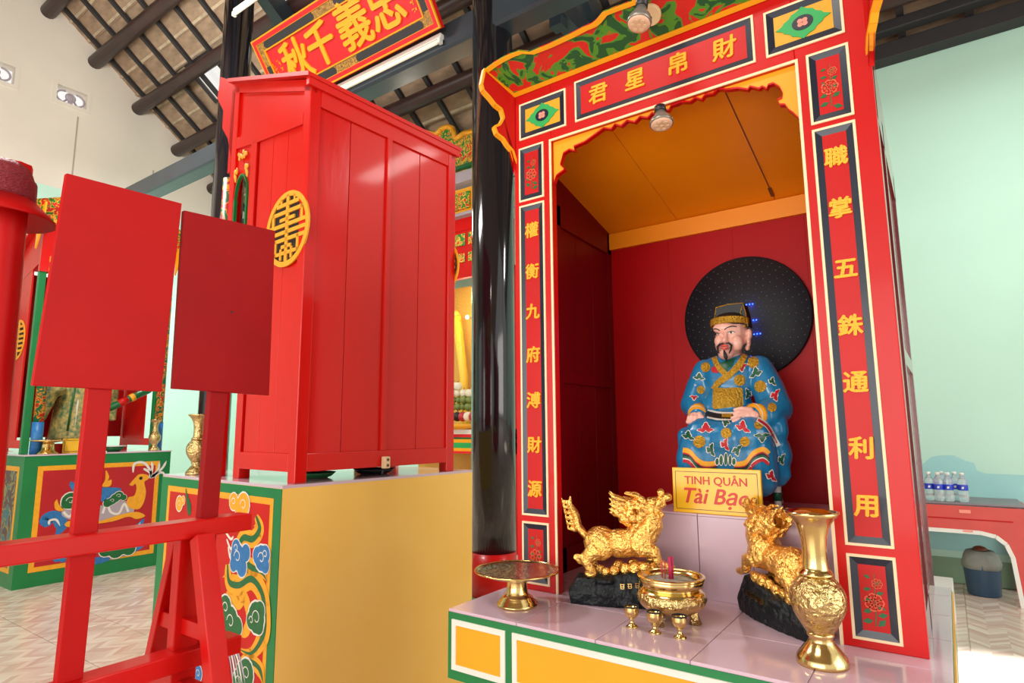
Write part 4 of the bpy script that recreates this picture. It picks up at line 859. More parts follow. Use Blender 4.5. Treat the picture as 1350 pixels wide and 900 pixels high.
# ================================================================== GILDED QILIN PAIR
def qilin(loc, ang, label, mirror, sc=1.0):
    t = Thing('guardian_beast', label, 'figurine', (0, 0, 0), 0, 'gilded guardian beasts facing each other')
    rnd = random.Random(3)
    def L(mb, m, nm, **k): return t.part(nm, mb, m, **k)
    r_ = MB()
    base = [(-.14, -.045), (-.15, 0), (-.13, .045), (-.05, .06), (.05, .055), (.13, .05), (.145, 0), (.13, -.045), (.04, -.06), (-.05, -.058)]
    lower = [V((x, y, 0)) for x, y in base]; top = [V((x*.86, y*.78, .066+.32*(x+.14)*.38)) for x, y in base]
    mid = [V((x*1.02+rnd.uniform(-.006, .006), y*1.05, .032)) for x, y in base]
    n = len(base); r_.add(lower+mid+top, [(k*n+i, k*n+(i+1) % n, (k+1)*n+(i+1) % n, (k+1)*n+i) for k in (0, 1) for i in range(n)]+[tuple(range(n))[::-1], tuple(range(2*n, 3*n))])
    for k in range(60):
        a = rnd.uniform(0, 6.28); x, y = .13*math.cos(a), .05*math.sin(a); r_.ball((x, y, rnd.uniform(.008, .07)), (rnd.uniform(.008, .02), rnd.uniform(.01, .018), rnd.uniform(.005, .011)), 10, 6)
    L(r_, 'rock', 'rock_base', label='black green carved rock base', remesh=.004, smoothit=1)
    z0 = lambda x: .066+.32*(x+.12)*.38
    b = MB()
    b.ball((-.058, 0, .158), (.05, .043, .046)); b.ball((0, 0, .158), (.06, .04, .04)); b.ball((.05, 0, .17), (.046, .042, .05)); b.tube([(.055, 0, .18), (.078, 0, .215), (.075, 0, .245)], [.045, .04, .035], 14)
    for s in (-1, 1):
        b.tube([(-.065, s*.03, .145), (-.098, s*.035, .115), (-.083, s*.036, .088), (-.09, s*.036, z0(-.09)+.006)], [.03, .02, .014, .013], 10); b.ball((-.085, s*.036, z0(-.09)+.01), (.018, .013, .011))
        b.ball((-.055, s*.03, .15), (.036, .02, .036))
        b.ball((.055, s*.034, .165), (.03, .016, .034))
    b.tube([(.055, -.03, .15), (.09, -.036, .145), (.1, -.036, .115), (.118, -.036, z0(.118)+.014)], [.024, .018, .013, .012], 10); b.ball((.126, -.036, z0(.12)+.01), (.018, .012, .01))
    b.tube([(.055, .03, .15), (.08, .034, .12), (.075, .034, z0(.075)+.012)], [.022, .015, .012], 10); b.ball((.082, .034, z0(.08)+.01), (.017, .012, .01))
    b.ball((-.12, -.034, .122), (.014, .008, .01)); b.ball((-.112, -.034, .112), (.012, .008, .01))
    body = L(b, 'giltstatue', 'body', label='gilded scaly body', remesh=.0032, smoothit=3)
    tl_ = MB(); tl_.tube([(-.095, 0, .17), (-.122, 0, .2), (-.128, 0, .235), (-.145, 0, .262), (-.142, 0, .285)], [.016, .02, .018, .013, .003], 12, flat=.6)
    for k in range(6): z = .19+k*.015; tl_.tube([(-.128-.002*k, 0, z), (-.15-.003*k, 0, z+.004), (-.153-.003*k, 0, z+.013)], [.007, .005, .001], 8)
    L(tl_, 'giltstatue', 'tail', label='upright flame tail', remesh=.0025)
    h = MB(); hx = .052
    h.ball((hx+.02, 0, .25), (.04, .032, .03)); h.tube([(hx+.03, 0, .262), (hx+.06, 0, .272), (hx+.07, 0, .276)], [.024, .018, .014], 12); h.tube([(hx+.025, 0, .238), (hx+.055, 0, .236), (hx+.065, 0, .242)], [.018, .013, .009], 12)
    h.ball((hx+.078, 0, .286), (.013, .017, .012)); h.ball((hx+.06, -.011, .298), (.01, .009, .011)); h.ball((hx+.06, .011, .298), (.01, .009, .011))
    for s in (-1, 1):
        h.ball((hx+.035, s*.022, .274), (.011, .008, .009)); h.tube([(hx+.015, s*.014, .272), (hx-.01, s*.018, .292), (hx-.04, s*.02, .296)], [.009, .007, .002], 8); h.ball((hx+.002, s*.03, .262), (.014, .006, .012))
        for k in range(3): h.tube([(hx+.05, s*.016, .25), (hx+.05-.01*k, s*.03, .235-.006*k), (hx+.03-.01*k, s*.036, .23-.008*k)], [.006, .005, .001], 6)
    L(h, 'giltstatue', 'head', label='gilded head with open mouth', remesh=.0024, smoothit=1)
    mn = MB()
    for k in range(60):
        a = rnd.uniform(0, 6.28); u = rnd.uniform(0, 1); c = V((hx-.005-u*.055+rnd.uniform(-.01, .02), math.sin(a)*(.042-.018*u), .236+math.cos(a)*(.034-.01*u)+u*.018))
        mn.ball(c, rnd.uniform(.009, .0135), 8, 6)
    for k in range(12): a = k*.52; mn.tube([(hx-.03, math.sin(a)*.02, .25+math.cos(a)*.02), (hx-.07, math.sin(a)*.028, .262+math.cos(a)*.026), (hx-.084, math.sin(a)*.03, .272+math.cos(a)*.03)], [.01, .007, .001], 6)
    L(mn, 'giltstatue', 'mane', label='curled gilded mane', remesh=.0026)
    cn_ = MB()
    for (x, y, r) in ((.035, -.03, .017), (.062, -.03, .016), (.01, -.028, .016), (-.02, -.03, .014), (-.045, -.026, .013), (.03, .02, .017), (-.01, .01, .018), (.085, -.02, .013), (-.06, 0, .014), (.048, -.018, .016)): cn_.ball((x, y, z0(x)+r*.8), (r, r*.9, r), 12, 8)
    L(cn_, 'giltstatue', 'treasure_pile', label='gilded balls under the belly', kind='stuff')
    ln = MB()
    for q in range(4):
        x_ = .002+q*.02; z_ = .056+(x_)*.12
        for (dx, dz, w_, h2) in ((0, .005, .012, .002), (0, -.001, .012, .002), (0, -.006, .01, .002), (-.004, 0, .002, .013), (.004, 0, .002, .013)): ln.box(x_+dx-w_/2, x_+dx+w_/2, -.0605, -.056, z_+dz-h2/2, z_+dz+h2/2)
    o = L(ln, 'brass', 'inscription', label='faint row of four small gold marks')
    t.o.location = loc; t.o.rotation_euler = (0, 0, ang); t.o.scale = (sc, -sc if mirror else sc, sc); return t
qilin((-.772, 1.617, AZ), R_(22), 'gilded beast with open mouth on a black rock base, left of the incense bowl', False)
qilin((-.37, 1.672, AZ), R_(180-42), 'gilded beast on black rock, right of the bowl and behind the tall brass vase', True, .94)

# ================================================================== BRASSWARE
def fine(prof, k=4): return [tuple(p) for p in catmull(prof, k)]
ps = Thing('offering_stand', 'round tarnished offering plate on a stepped brass foot at the altar left corner', 'stand', (-1.0, 1.43, AZ))
ps.part('foot', MB().lathe((-1.0, 1.43, AZ), [(.055, 0), (.056, .006), (.05, .009), (.05, .014), (.043, .018), (.043, .022), (.035, .027), (.029, .034), (.027, .065), (.032, .075)], 40), 'brass')
ps.part('plate', MB().lathe((-1.0, 1.43, AZ), [(.03, .073), (.08, .079), (.113, .09), (.116, .0925), (.113, .095), (.1, .09), (.06, .086), (0, .085)], 56), 'silver', label='tarnished plate')
ps.part('plate_rim', MB().lathe((-1.0, 1.43, AZ), [(.1105, .089), (.1175, .0915), (.1175, .095), (.1105, .0955), (.1105, .089)], 56), 'brass', label='brass rim')
def vase(T, loc, s, m1='brass', m2='brassrel', lip=True):
    x, y, z = loc
    T.part('foot', MB().lathe(loc, [(r*s, h*s) for r, h in [(.049, 0), (.05, .006), (.047, .016), (.036, .03), (.026, .042), (.022, .05), (.026, .056), (.026, .062)]], 40), m1)
    T.part('belly', MB().lathe(loc, [(r*s, h*s) for r, h in fine([(.026, .062), (.036, .078), (.048, .1), (.053, .122), (.05, .145), (.039, .162), (.03, .172)])], 48, rim=lambda a, z_: .025*abs(math.sin(3*a))), m2, label='embossed round belly')
    T.part('neck', MB().lathe(loc, [(r*s, h*s) for r, h in fine([(.03, .172), (.034, .176), (.03, .182), (.025, .19), (.0235, .22), (.026, .25), (.034, .275), (.047, .292)])]+[(.052*s, .296*s), (.053*s, .302*s), (.047*s, .302*s), (.03*s, .28*s), (.02*s, .24*s), (.018*s, .2*s)], 40), m1)
vs = Thing('vase', 'tall polished brass vase with embossed belly at the front right of the altar', 'vase', (-.248, 1.44, AZ)); vase(vs, (-.248, 1.44, AZ), 1.0)
bn = Thing('incense_burner', 'wide brass incense bowl on three feet filled with grey ash', 'incense burner', (-.598, 1.53, AZ)); B0 = (-.598, 1.53, AZ)
bn.part('bowl', MB().lathe(B0, fine([(.03, .022), (.055, .026), (.078, .042), (.084, .058), (.078, .074), (.068, .083)])+[(.067, .086), (.079, .09), (.081, .106), (.078, .109), (.072, .108), (.068, .098), (.066, .092)], 56), 'brass')
bn.part('relief_band', MB().lathe(B0, fine([(.0795, .044), (.0855, .058), (.0805, .071)]), 56), 'brassrel', label='embossed band around the bowl')
bn.part('rim', MB().lathe(B0, [(.0785, .104), (.083, .105), (.083, .111), (.075, .112), (.074, .106), (.0785, .104)], 56), 'brass', bevel=.0008)
bn.part('ash', MB().lathe(B0, [(.0715, .098), (.04, .1), (0, .102)], 40), 'ash', label='grey ash')
for k in range(3):
    a = -1.9+k*2.094; c = V(B0)+V((.045*math.cos(a), .045*math.sin(a), 0)); bn.part('foot', MB().tube([c+V((0, 0, .034)), c+V((.008*math.cos(a), .008*math.sin(a), .018)), c+V((.01*math.cos(a), .01*math.sin(a), 0))], [.016, .011, .016], 14), 'brassrel')
inc0 = None
for k, (dx, dy, tx, ty, sw, h_) in enumerate(((-.021, 0, -.002, 0, 1, .046), (-.013, -.006, 0, .002, 1, .05), (-.004, 0, .001, 0, 1.9, .058), (.001, -.004, .0, 0, 1.9, .058), (.003, .004, .001, 0, 1.9, .058), (-.027, .006, -.002, .001, .8, .04))):
    p0 = V((B0[0]+dx, B0[1]+dy, AZ+.097)); t = build('incense_stick', MB().cyl(-p0*0, (tx, ty, h_), .0013*sw, n=8), 'incense', cat='incense stick', group='magenta incense stubs in the bowl', label=['leftmost but one of the magenta incense stubs in the brass bowl', 'third magenta incense stub from the left in the bowl', 'thick magenta stub at the left of the bundle', 'thick magenta stub at the front of the bundle', 'thick magenta stub at the back of the bundle', 'shortest, leftmost thin magenta incense stub in the brass bowl'][k]); t.location = p0
for k, (x, y, lb) in enumerate(((-.664, 1.434, 'left'), (-.602, 1.425, 'middle'), (-.541, 1.425, 'right'))):
    g = Thing('goblet', 'tiny brass footed cup, %s of the three before the incense bowl' % ('leftmost' if k == 0 else lb if k == 1 else 'rightmost'), 'cup', (x, y, AZ), 0, 'tiny brass cups')
    g.part('stem', MB().lathe((x, y, AZ), [(.0145, 0), (.015, .002), (.009, .006), (.005, .011), (.0045, .018), (.007, .021)], 24), 'brass')
    g.part('bowl', MB().lathe((x, y, AZ), fine([(.006, .02), (.014, .026), (.0175, .036), (.017, .048)])+[(.0155, .048), (.015, .036), (.008, .026), (0, .024)], 28), 'brass')
    g.part('rim', MB().lathe((x, y, AZ), [(.0148, .0465), (.0178, .0465), (.018, .0495), (.0148, .0495), (.0148, .0465)], 28), 'blackart', label='dark rim')
cb_ = Thing('cable', 'thin white cable hanging from the back edge of the pink step behind the vase', 'cable', (-.23, 1.8, PZ))
cb_.part('wire', MB().tube([(-.245, 1.83, PZ+.004), (-.235, 1.775, PZ+.012), (-.233, 1.765, PZ-.01), (-.232, 1.764, PZ-.12)], .003, 8), 'greyart')
# ================================================================== RED CABINET (middle) ON ITS PAINTED ALTAR
EE = V((.063, .998, 0)).normalized(); WW = V((-.998, .063, 0)).normalized(); UZ = V((0, 0, 1))
A0 = V((-2.154, 1.473, 0)); HZ = 1.08
def K(e, w_, z): return A0+EE*e+WW*w_+UZ*z
def kbox(mb, e0, e1, w0, w1, z0, z1): return mb.obox(K(e0, w0, z0), EE*(e1-e0), WW*(w1-w0), UZ*(z1-z0))
rzk = math.atan2(EE.y, EE.x)-math.pi/2
a2 = Thing('altar_block', 'altar with plain yellow back wall and painted dragon side panel under the closed red cabinet', 'altar', K(.54, .6, 0), rzk)
DW, DE = 1.12, 1.10
a2.part('body', kbox(MB(), 0, DE, 0, DW, 0, HZ-.012), 'block')
a2.part('top_slab', kbox(MB(), -.0, DE+.0, -.0, DW+.0, HZ-.012, HZ), 'tile', label='pale pink tiled top')
side = Art(K(0, 0, 0), -EE)
def kp(w_, z, off=0): return K(-off, w_, z)
gp = a2.part('green_frame', MB().prism([kp(0, 0), kp(DW, 0), kp(DW, HZ-.013), kp(0, HZ-.013)], -EE*.003), 'green', label='green painted frame on the side')
yb = a2.part('yellow_border', MB().prism([kp(.055, .06, .003), kp(DW-.08, .06, .003), kp(DW-.08, HZ-.052, .003), kp(.055, HZ-.052, .003)], -EE*.001), 'yellowart')
rg = a2.part('painted_ground', MB().prism([kp(.08, .085, .004), kp(DW-.11, .085, .004), kp(DW-.11, HZ-.078, .004), kp(.08, HZ-.078, .004)], -EE*.001), 'redart')
f3 = lambda x, y: (200+x/3, 600+y/3)
side.f = f3; O = .0055
def add(nm, m, fn, par=rg, T=a2, lab=None):
    mb = MB(); fn(mb)
    if mb.v: T.part(nm, mb, m, parent=par, label=lab)
scrolls = [[(418, 240), (432, 290), (405, 330), (368, 325), (352, 370), (388, 432), (440, 462), (462, 500)],
           [(305, 430), (312, 498), (350, 512), (400, 488), (440, 540), (452, 620), (446, 710), (400, 780), (345, 760)],
           [(300, 545), (345, 585), (372, 560), (392, 640), (372, 700), (330, 690)], [(340, 850), (385, 812), (430, 840), (446, 900)], [(118, 300), (100, 370), (108, 440)]]
for q, w_ in zip(scrolls, (.07, .085, .05, .06, .03)): add('painted_scroll', 'yellowart', lambda mb: side.stroke(mb, q, w_, O, 8), lab='yellow dragon scroll')
for q, w_ in zip(scrolls[:2]+scrolls[3:4], (.026, .026, .02)): add('painted_vein', 'greenart', lambda mb: side.stroke(mb, q, w_, O+.0006, 8))
def flames(mb):
    for q in scrolls[:3]:
        qq = catmull(q, 5)
        for i in range(3, len(qq)-2, 4):
            x, y = qq[i]; dx, dy = qq[i+1][0]-x, qq[i+1][1]-y; d = math.hypot(dx, dy)+1e-6; nx, ny = -dy/d, dx/d; s = 1 if i % 8 < 4 else -1
            side.shape(mb, [(x+nx*s*8-dx/d*7, y+ny*s*8-dy/d*7), (x+nx*s*24+dx/d*8, y+ny*s*24+dy/d*8), (x+nx*s*8+dx/d*7, y+ny*s*8+dy/d*7)], O, smooth=False)
add('painted_flame', 'yellowart', flames)
def cl(spots, fill, r, off=O+.001):
    f_, l_ = MB(), MB(); side.cloud(f_, l_, spots, r, off); a2.part('painted_cloud', f_, fill, parent=rg); a2.part('cloud_outline', l_, 'whiteart', parent=rg)
cl([(345, 400, 1.1), (340, 365, .7), (378, 385, .7), (362, 440, .8), (330, 430, .6)], 'blueart', .05); cl([(440, 405, 1), (455, 390, .7), (425, 395, .7), (455, 435, .6)], 'blueart', .05)
cl([(318, 655, 1.1), (298, 600, .9), (345, 675, .7), (300, 640, .8)], 'greenart', .055); cl([(420, 640, 1.2), (400, 650, .7), (435, 612, .7), (430, 670, .7)], 'greenart', .05)
cl([(97, 500, 1), (85, 480, .7), (105, 540, .7)], 'greenart', .045); cl([(70, 560, .8), (62, 600, 1), (75, 632, .8)], 'whiteart', .04); cl([(82, 715, 1), (95, 740, .7), (70, 700, .6)], 'blueart', .045); cl([(95, 835, .8), (190, 860, 1)], 'blueart', .035)
cl([(380, 860, 1.1), (350, 890, .9), (360, 850, .7)], 'greenart', .05)
cl([(368, 195, 1.1), (330, 182, .8), (348, 200, .7)], 'yellowart', .045); cl([(115, 190, 1), (130, 178, .6)], 'yellowart', .035)
for k in range(9): add('painted_water', 'whiteart' if k % 2 else 'greyart', lambda mb: side.stroke(mb, [(262+k*8, 752-k*2), (276+k*10, 800), (282+k*12, 905)], .012, O+.0022))
for k in range(3): add('painted_swirl', 'whiteart', lambda mb: side.stroke(mb, [(296+k*6, 300+k*30), (318, 330+k*38), (330+k*4, 318+k*30)], .012, O+.0006))
for k in range(4): add('painted_grass', 'greenart', lambda mb: side.stroke(mb, [(140+k*6, 130+k*20), (146+k*4, 190), (150+k*3, 240)], .012, O+.0008))

cb2 = Thing('shrine_cabinet', 'tall red board cabinet with gold longevity symbol on its side, standing on the yellow altar', 'cabinet', K(.53, .4, HZ), rzk)
E0, E1, W0, W1 = .075, 1.0, .04, .76; ZB = 1.115
def top(w_): return 2.855+(w_-W0)*.36
for (e, w_) in ((E0, W0), (E1-.055, W0), (E0, .5), (E1-.055, .5)):
    cb2.part('corner_post', kbox(MB(), e, e+.055, w_, w_+.055, HZ, 2.85 if w_ < .4 else 2.72), 'redwood', bevel=.003)
for e in (E0, E1-.055): cb2.part('front_post', kbox(MB(), e, e+.045, W1-.05, W1, HZ, 3.08), 'redwood', bevel=.003)
mb = MB()
# back frame and boards
cb2.part('back_rail', kbox(MB(), E0+.055, E1-.055, W0, W0+.03, 1.125, 1.20), 'redback', bevel=.002); cb2.part('back_rail', kbox(MB(), E0+.055, E1-.055, W0, W0+.03, 2.745, 2.85), 'redback', bevel=.002)
cb2.part('back_stile', kbox(MB(), .515, .545, W0-.002, W0+.03, 1.2, 2.745), 'redback', bevel=.002)
bd = [(.128, .30), (.302, .515), (.545, .74), (.742, .945)]
for i, (a, b) in enumerate(bd): cb2.part('back_board', kbox(MB(), a+.001, b-.001, W0+.012, W0+.024, 1.2, 2.745), 'redwood' if i == 0 else 'redback', bevel=.0012, label='glossier red board' if i == 0 else None)
# sides
for s, e in ((0, E0), (1, E1-.03)):
    f = lambda w_, z: K(e, w_, z)
    cb2.part('side_rail', kbox(MB(), e, e+.03, W0+.055, .5, 1.125, 1.20), 'redwood', bevel=.002)
    mb = MB().prism([f(W0+.055, 2.715), f(W1-.05, 2.79), f(W1-.05, 2.73), f(.5, 2.70), f(W0+.055, 2.66)], EE*.03); cb2.part('side_rail', mb, 'redwood')
    mb = MB().prism([f(W0, top(W0)-.055), f(W1, top(W1)-.055), f(W1, top(W1)), f(W0, top(W0))], EE*.03); cb2.part('side_top_rail', mb, 'redwood')
    mb = MB().prism([K(e+.012, W0+.02, 2.70), K(e+.012, W1-.02, 2.77), K(e+.012, W1-.02, top(W1)-.04), K(e+.012, W0+.02, top(W0)-.04)], EE*.008); cb2.part('gable_panel', mb, 'redwood')
    for k in range(3):
        a = W0+.055+k*.131; cb2.part('side_board', kbox(MB(), e+.01, e+.018, a+.001, a+.130, 1.2, 2.70), 'redwood', bevel=.0015)
    # arched panel of the open front bay
    mb = MB(); arch = [K(e+.01, .555, 2.73), K(e+.01, W1-.05, 2.76), K(e+.01, W1-.05, 2.3)]+[K(e+.01, .633+.062*math.cos(t), 2.45+.12*math.sin(t)) for t in [k*math.pi/10 for k in range(11)]]+[K(e+.01, .555, 2.3)]
    ap = cb2.part('arched_panel', mb.prism(arch, EE*.01), 'redwood')
    mb = MB()
    for k in range(10):
        t0_, t1_ = k*math.pi/10, (k+1)*math.pi/10; mb.bar(K(e+.005, .633+.06*math.cos(t0_), 2.45+.12*math.sin(t0_)), K(e+.005, .633+.06*math.cos(t1_), 2.45+.12*math.sin(t1_)), EE*.016, V((0, 0, .01)))
    for w_ in (.573, .693): mb.bar(K(e+.005, w_, 2.45), K(e+.005, w_, 2.28), EE*.016, WW*.01)
    cb2.part('arch_edge', mb, 'green', label='green arch edge')
    mb = MB(); rnd = random.Random(5)
    for k in range(14):
        w_ = .575+.125*k/13; z = 2.71-.0*k; mb.ball(K(e-.002, w_, 2.69-(.09 if k > 10 or k < 2 else .03*abs(math.sin(k*1.9)))), (.008, .006, .012), 8, 5)
        if k > 10 or k < 3: mb.ball(K(e-.002, w_, 2.56+.02*(k % 3)), (.007, .006, .02), 8, 5)
    cb2.part('gold_scrollwork', mb, 'yellowart').__setitem__('kind', 'stuff')
    # round longevity symbol: ring and bars over a disc coloured dark as the shaded interior
    cw, cz, Rr = .185, 2.19, .175; out = -1 if s == 0 else 1; eo = e+.004 if s == 0 else e+.026
    def ep(w_, z, o): return K(eo+out*o, w_, z)
    cir = lambda r, o, n=40: [ep(cw+r*math.cos(2*math.pi*k/n), cz+r*math.sin(2*math.pi*k/n), o) for k in range(n)]
    bk = cb2.part('symbol_shade_disc', MB().prism(cir(Rr-.01, 0), EE*out*.002), 'dark')
    mb = MB().ring(cir(Rr, .0), cir(Rr-.024, .0), EE*out*.008); cb2.part('symbol_ring', mb, 'yellowart', label='yellow ring of the longevity symbol')
    def sbar(w0, w1, z0, z1):
        cb2.part('symbol_bar', MB().obox(ep(cw+w0, cz+z0, 0), WW*(w1-w0), UZ*(z1-z0), EE*out*.008), 'yellowart')
    for (w0, w1, z0, z1) in ((-.011, .011, -.15, .16), (-.09, .09, .108, .126), (-.125, .125, .072, .09), (-.06, .06, .04, .056), (-.15, .15, .012, .03), (-.15, .15, -.022, -.004), (-.145, .145, -.056, -.038), (-.04, .04, -.088, -.072), (-.1, .1, -.118, -.102), (-.1, -.082, -.118, -.04), (.082, .1, -.118, -.04), (-.125, -.108, .03, .09), (.108, .125, .03, .09), (-.05, -.036, -.14, -.088), (.036, .05, -.14, -.088), (-.06, -.048, .126, .15), (.048, .06, .126, .15)): sbar(w0, w1, z0, z1)
mb = MB().prism([K(E0-.03, W0-.02, top(W0)+.0), K(E0-.03, W1+.03, top(W1)+.004), K(E0-.03, W1+.03, top(W1)+.024), K(E0-.03, W0-.02, top(W0)+.02)], EE*(E1-E0+.06)); cb2.part('roof_board', mb, 'redback')
cb2.part('ceiling_moulding', kbox(MB(), E0-.02, E1+.02, W0-.015, W0+.01, 2.82, 2.86), 'redback', bevel=.003)
cb2.part('floor_board', kbox(MB(), E0+.03, E1-.03, W0+.03, .5, 1.13, 1.15), 'redin')
# painted pillar and front lintel with bracket at the open front (far side)
for e in (E0+.022, E1-.022):
    cb2.part('dragon_pillar', MB().tube([K(e, W1+.05, HZ), K(e, W1+.05, 2.0), K(e, W1+.05, 2.6)], .03, 16), 'pillarart', label='pillar painted with a coiled dragon')
    cb2.part('pillar_ring', MB().tube([K(e, W1+.05, 2.2), K(e, W1+.05, 2.3)], .034, 16), 'greenlt', label='green ring'); cb2.part('pillar_ring', MB().tube([K(e, W1+.05, 2.08), K(e, W1+.05, 2.16)], .034, 16), 'red', label='red ring')
cb2.part('front_lintel', kbox(MB(), E0, E1, W1, W1+.03, 2.62, 3.08), 'red'); cb2.part('side_bracket', MB().prism([K(E0, W1, 3.12), K(E0, W1+.18, 3.22), K(E0, W1+.2, 3.1), K(E0, W1+.12, 3.0), K(E0, W1+.12, 2.9), K(E0, W1+.05, 2.82), K(E0, W1, 2.7)], EE*.014), 'red')
cb2.part('wire_loop', MB().tube([K(.44+.09*math.cos(t)+.05, W0+.05, 2.86+.06*math.sin(t)) for t in [k*math.pi/12 for k in range(13)]], .0035, 6), 'beige', label='pale loop of wire')
kb = Thing('socket_outlet', 'small cream outlet block with two holes at the foot of the red cabinet', 'socket', K(.53, 0, 1.12), rzk)
kb.part('body', kbox(MB(), .515, .548, .008, .036, 1.118, 1.172), 'beige', bevel=.004)
for dz in (.013, -.013): kb.part('hole', MB().cyl(K(.532, .0079, 1.145+dz), K(.532, .0065, 1.145+dz), .007, n=12), 'brownwood')
kb.part('cord', MB().tube([K(.525, .03, 1.118), K(.52, .03, 1.1), K(.515, .032, 1.083)], .005, 8), 'blackart', label='short black cord')
for k, (e, w_, m, nm, lab) in enumerate(((.3, .25, 'greenart', 'green_dish', 'low green dish half seen under the red cabinet'), (.62, .22, 'blackart', 'black_dish', 'low black dish half seen under the red cabinet'))):
    q = K(e, w_, HZ); T_ = Thing(nm, lab, 'dish', q); T_.part('dish', MB().lathe(tuple(q), [(.06, 0), (.08, .008), (.1, .026), (.096, .026), (.07, .012), (0, .01)], 28), m)
q = K(.085, .945, HZ); v2 = Thing('vase', 'embossed brass vase on the middle altar behind the second placard post', 'vase', q); vase(v2, tuple(q), .99, 'brassrel')

# ================================================================== PLACARD RACK (foreground left)
XR = -1.7
def R2(px, py): return P(px, py, X=XR)
def yz(px, py): q = R2(px, py); return q.y, q.z
rk = Thing('placard_rack', 'red wooden rack with two long rails and a splayed end leg, holding placard posts', 'rack', (XR, .8, 0))
zu, zl = (yz(325, 685)[1]), (yz(310, 845)[1]); ye = yz(325, 685)[0]; yl = yz(311, 845)[0]
rk.part('upper_rail', MB().box(XR-.04, XR+.03, -.9, ye, zu-.026, zu+.02), 'red', bevel=.004)
rk.part('lower_rail', MB().box(XR-.04, XR+.03, -.9, yl, zl-.026, zl+.022), 'red', bevel=.004)
yu = (yz(240, 750)[0]+yz(262, 750)[0])/2
for y_ in (yu, -.75):
    rk.part('upright', MB().box(XR-.035, XR-.0, y_-.033, y_+.033, 0, zu-.026), 'red', bevel=.003)
    rk.part('splayed_leg', MB().obox(V((XR+.03, y_-.024, zu-.03)), V((.34, .0, -(zu-.03))), (0, .05, 0), V((.035, 0, .02))), 'red', bevel=.003)
    rk.part('splayed_leg', MB().obox(V((XR-.075, y_-.024, zu-.03)), V((-.3, .0, -(zu-.03))), (0, .05, 0), V((.035, 0, .02))), 'red', bevel=.003)
    rk.part('cross_piece', MB().box(XR-.2, XR+.16, y_-.015, y_+.02, zl-.1, zl-.055), 'red', bevel=.003); rk.part('cross_piece', MB().box(XR-.15, XR+.1, y_-.015, y_+.02, zl+.06, zl+.1), 'red', bevel=.003)
def placard(c4, p4, label, m, mark=None, tilt=0):
    """c4 board corners tl,tr,br,bl and p4 post edges in photo pixels, on the rack plane"""
    tl_, tr_, br_, bl_ = [V((XR, *yz(*q))) for q in c4]; base = (tl_+tr_+br_+bl_)/4
    t = Thing('placard', label, 'placard', (XR, base.y, zl), 0, 'red placards standing in the rack')
    y0, y1 = (tl_.y+bl_.y)/2, (tr_.y+br_.y)/2; z0, z1 = (bl_.z+br_.z)/2, (tl_.z+tr_.z)/2
    bd_ = t.part('board', MB().prism([V((XR, bl_.y, bl_.z)), V((XR, br_.y, br_.z)), V((XR, tr_.y, tr_.z)), V((XR, tl_.y, tl_.z))], (-.016, 0, 0)), m, bevel=.0015)
    (xa, ya), (xb, yb) = p4; ya_, za = yz(xa, ya); yb_, zb2 = yz(xb, yb)
    pw = .054; t.part('post', MB().bar((XR-.016, ya_, z1-.08), (XR-.016, yb_+(yb_-ya_)*0, zl+.02), (0, pw, 0), (.028, 0, 0)) if 0 else MB().bar((XR-.031, ya_+(z1-.08-za)*(ya_-yb_)/(za-zb2), z1-.08), (XR-.012, yb_, zl+.02), (0, pw, 0), (.024, 0, 0)), m, bevel=.003)
    return t
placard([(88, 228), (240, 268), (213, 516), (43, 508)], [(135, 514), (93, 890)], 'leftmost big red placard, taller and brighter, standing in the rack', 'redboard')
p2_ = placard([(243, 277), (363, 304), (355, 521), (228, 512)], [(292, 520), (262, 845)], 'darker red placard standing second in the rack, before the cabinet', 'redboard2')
y_, z_ = yz(305, 411); p2_.part('knot', MB().box(XR, XR+.001, y_-.002, y_+.004, z_-.004, z_+.003), 'screw'); y_, z_ = yz(290, 613)
# rattan hat on a red pole
hc = (R2(15, 250)); hb_y, hb_z = yz(10, 290)[0], yz(10, 285)[1]
HX = -1.9; hc = P(8, 290, X=HX); t = Thing('hat', 'dark red woven domed hat with a wide glossy brim, on the red pole', 'hat', (HX, hc.y, hc.z))
rb = .175*1; dome_r = (P(48, 270, X=HX).y-P(-40, 270, X=HX).y)/2*1.02; dcy = P(3, 260, X=HX).y; zb3 = P(40, 272, X=HX).z; zt3 = P(5, 211, X=HX).z
t.part('crown', MB().lathe((HX, dcy, 0), fine([(dome_r*1.02, zb3), (dome_r*1.0, zb3+.05), (dome_r*.95, zb3+(zt3-zb3)*.5), (dome_r*.78, zb3+(zt3-zb3)*.8), (dome_r*.45, zb3+(zt3-zb3)*.97), (.001, zt3)]), 48, rim=lambda a, z: .006*math.sin(a*30)), 'rattan')
t.part('brim', MB().lathe((HX, dcy, 0), [(dome_r*.98, zb3-.002), (dome_r*1.0, zb3+.004), (dome_r*1.7, zb3-.045), (dome_r*1.72, zb3-.052), (dome_r*1.0, zb3-.008)], 48), 'redboard', label='glossy red brim')
pt = Thing('pole', 'red eight sided pole carrying the woven hat', 'pole', (HX, dcy, 0))
q0, q1 = P(13, 292, X=HX), P(-14, 590, X=HX)
pt.part('shaft', MB().tube([(HX, q0.y-.0, zb3+.1), (HX, q0.y, q0.z), (HX, q1.y, q1.z), (HX, q1.y+(q1.y-q0.y)*1.9, 0)], .036, 8), 'redboard')

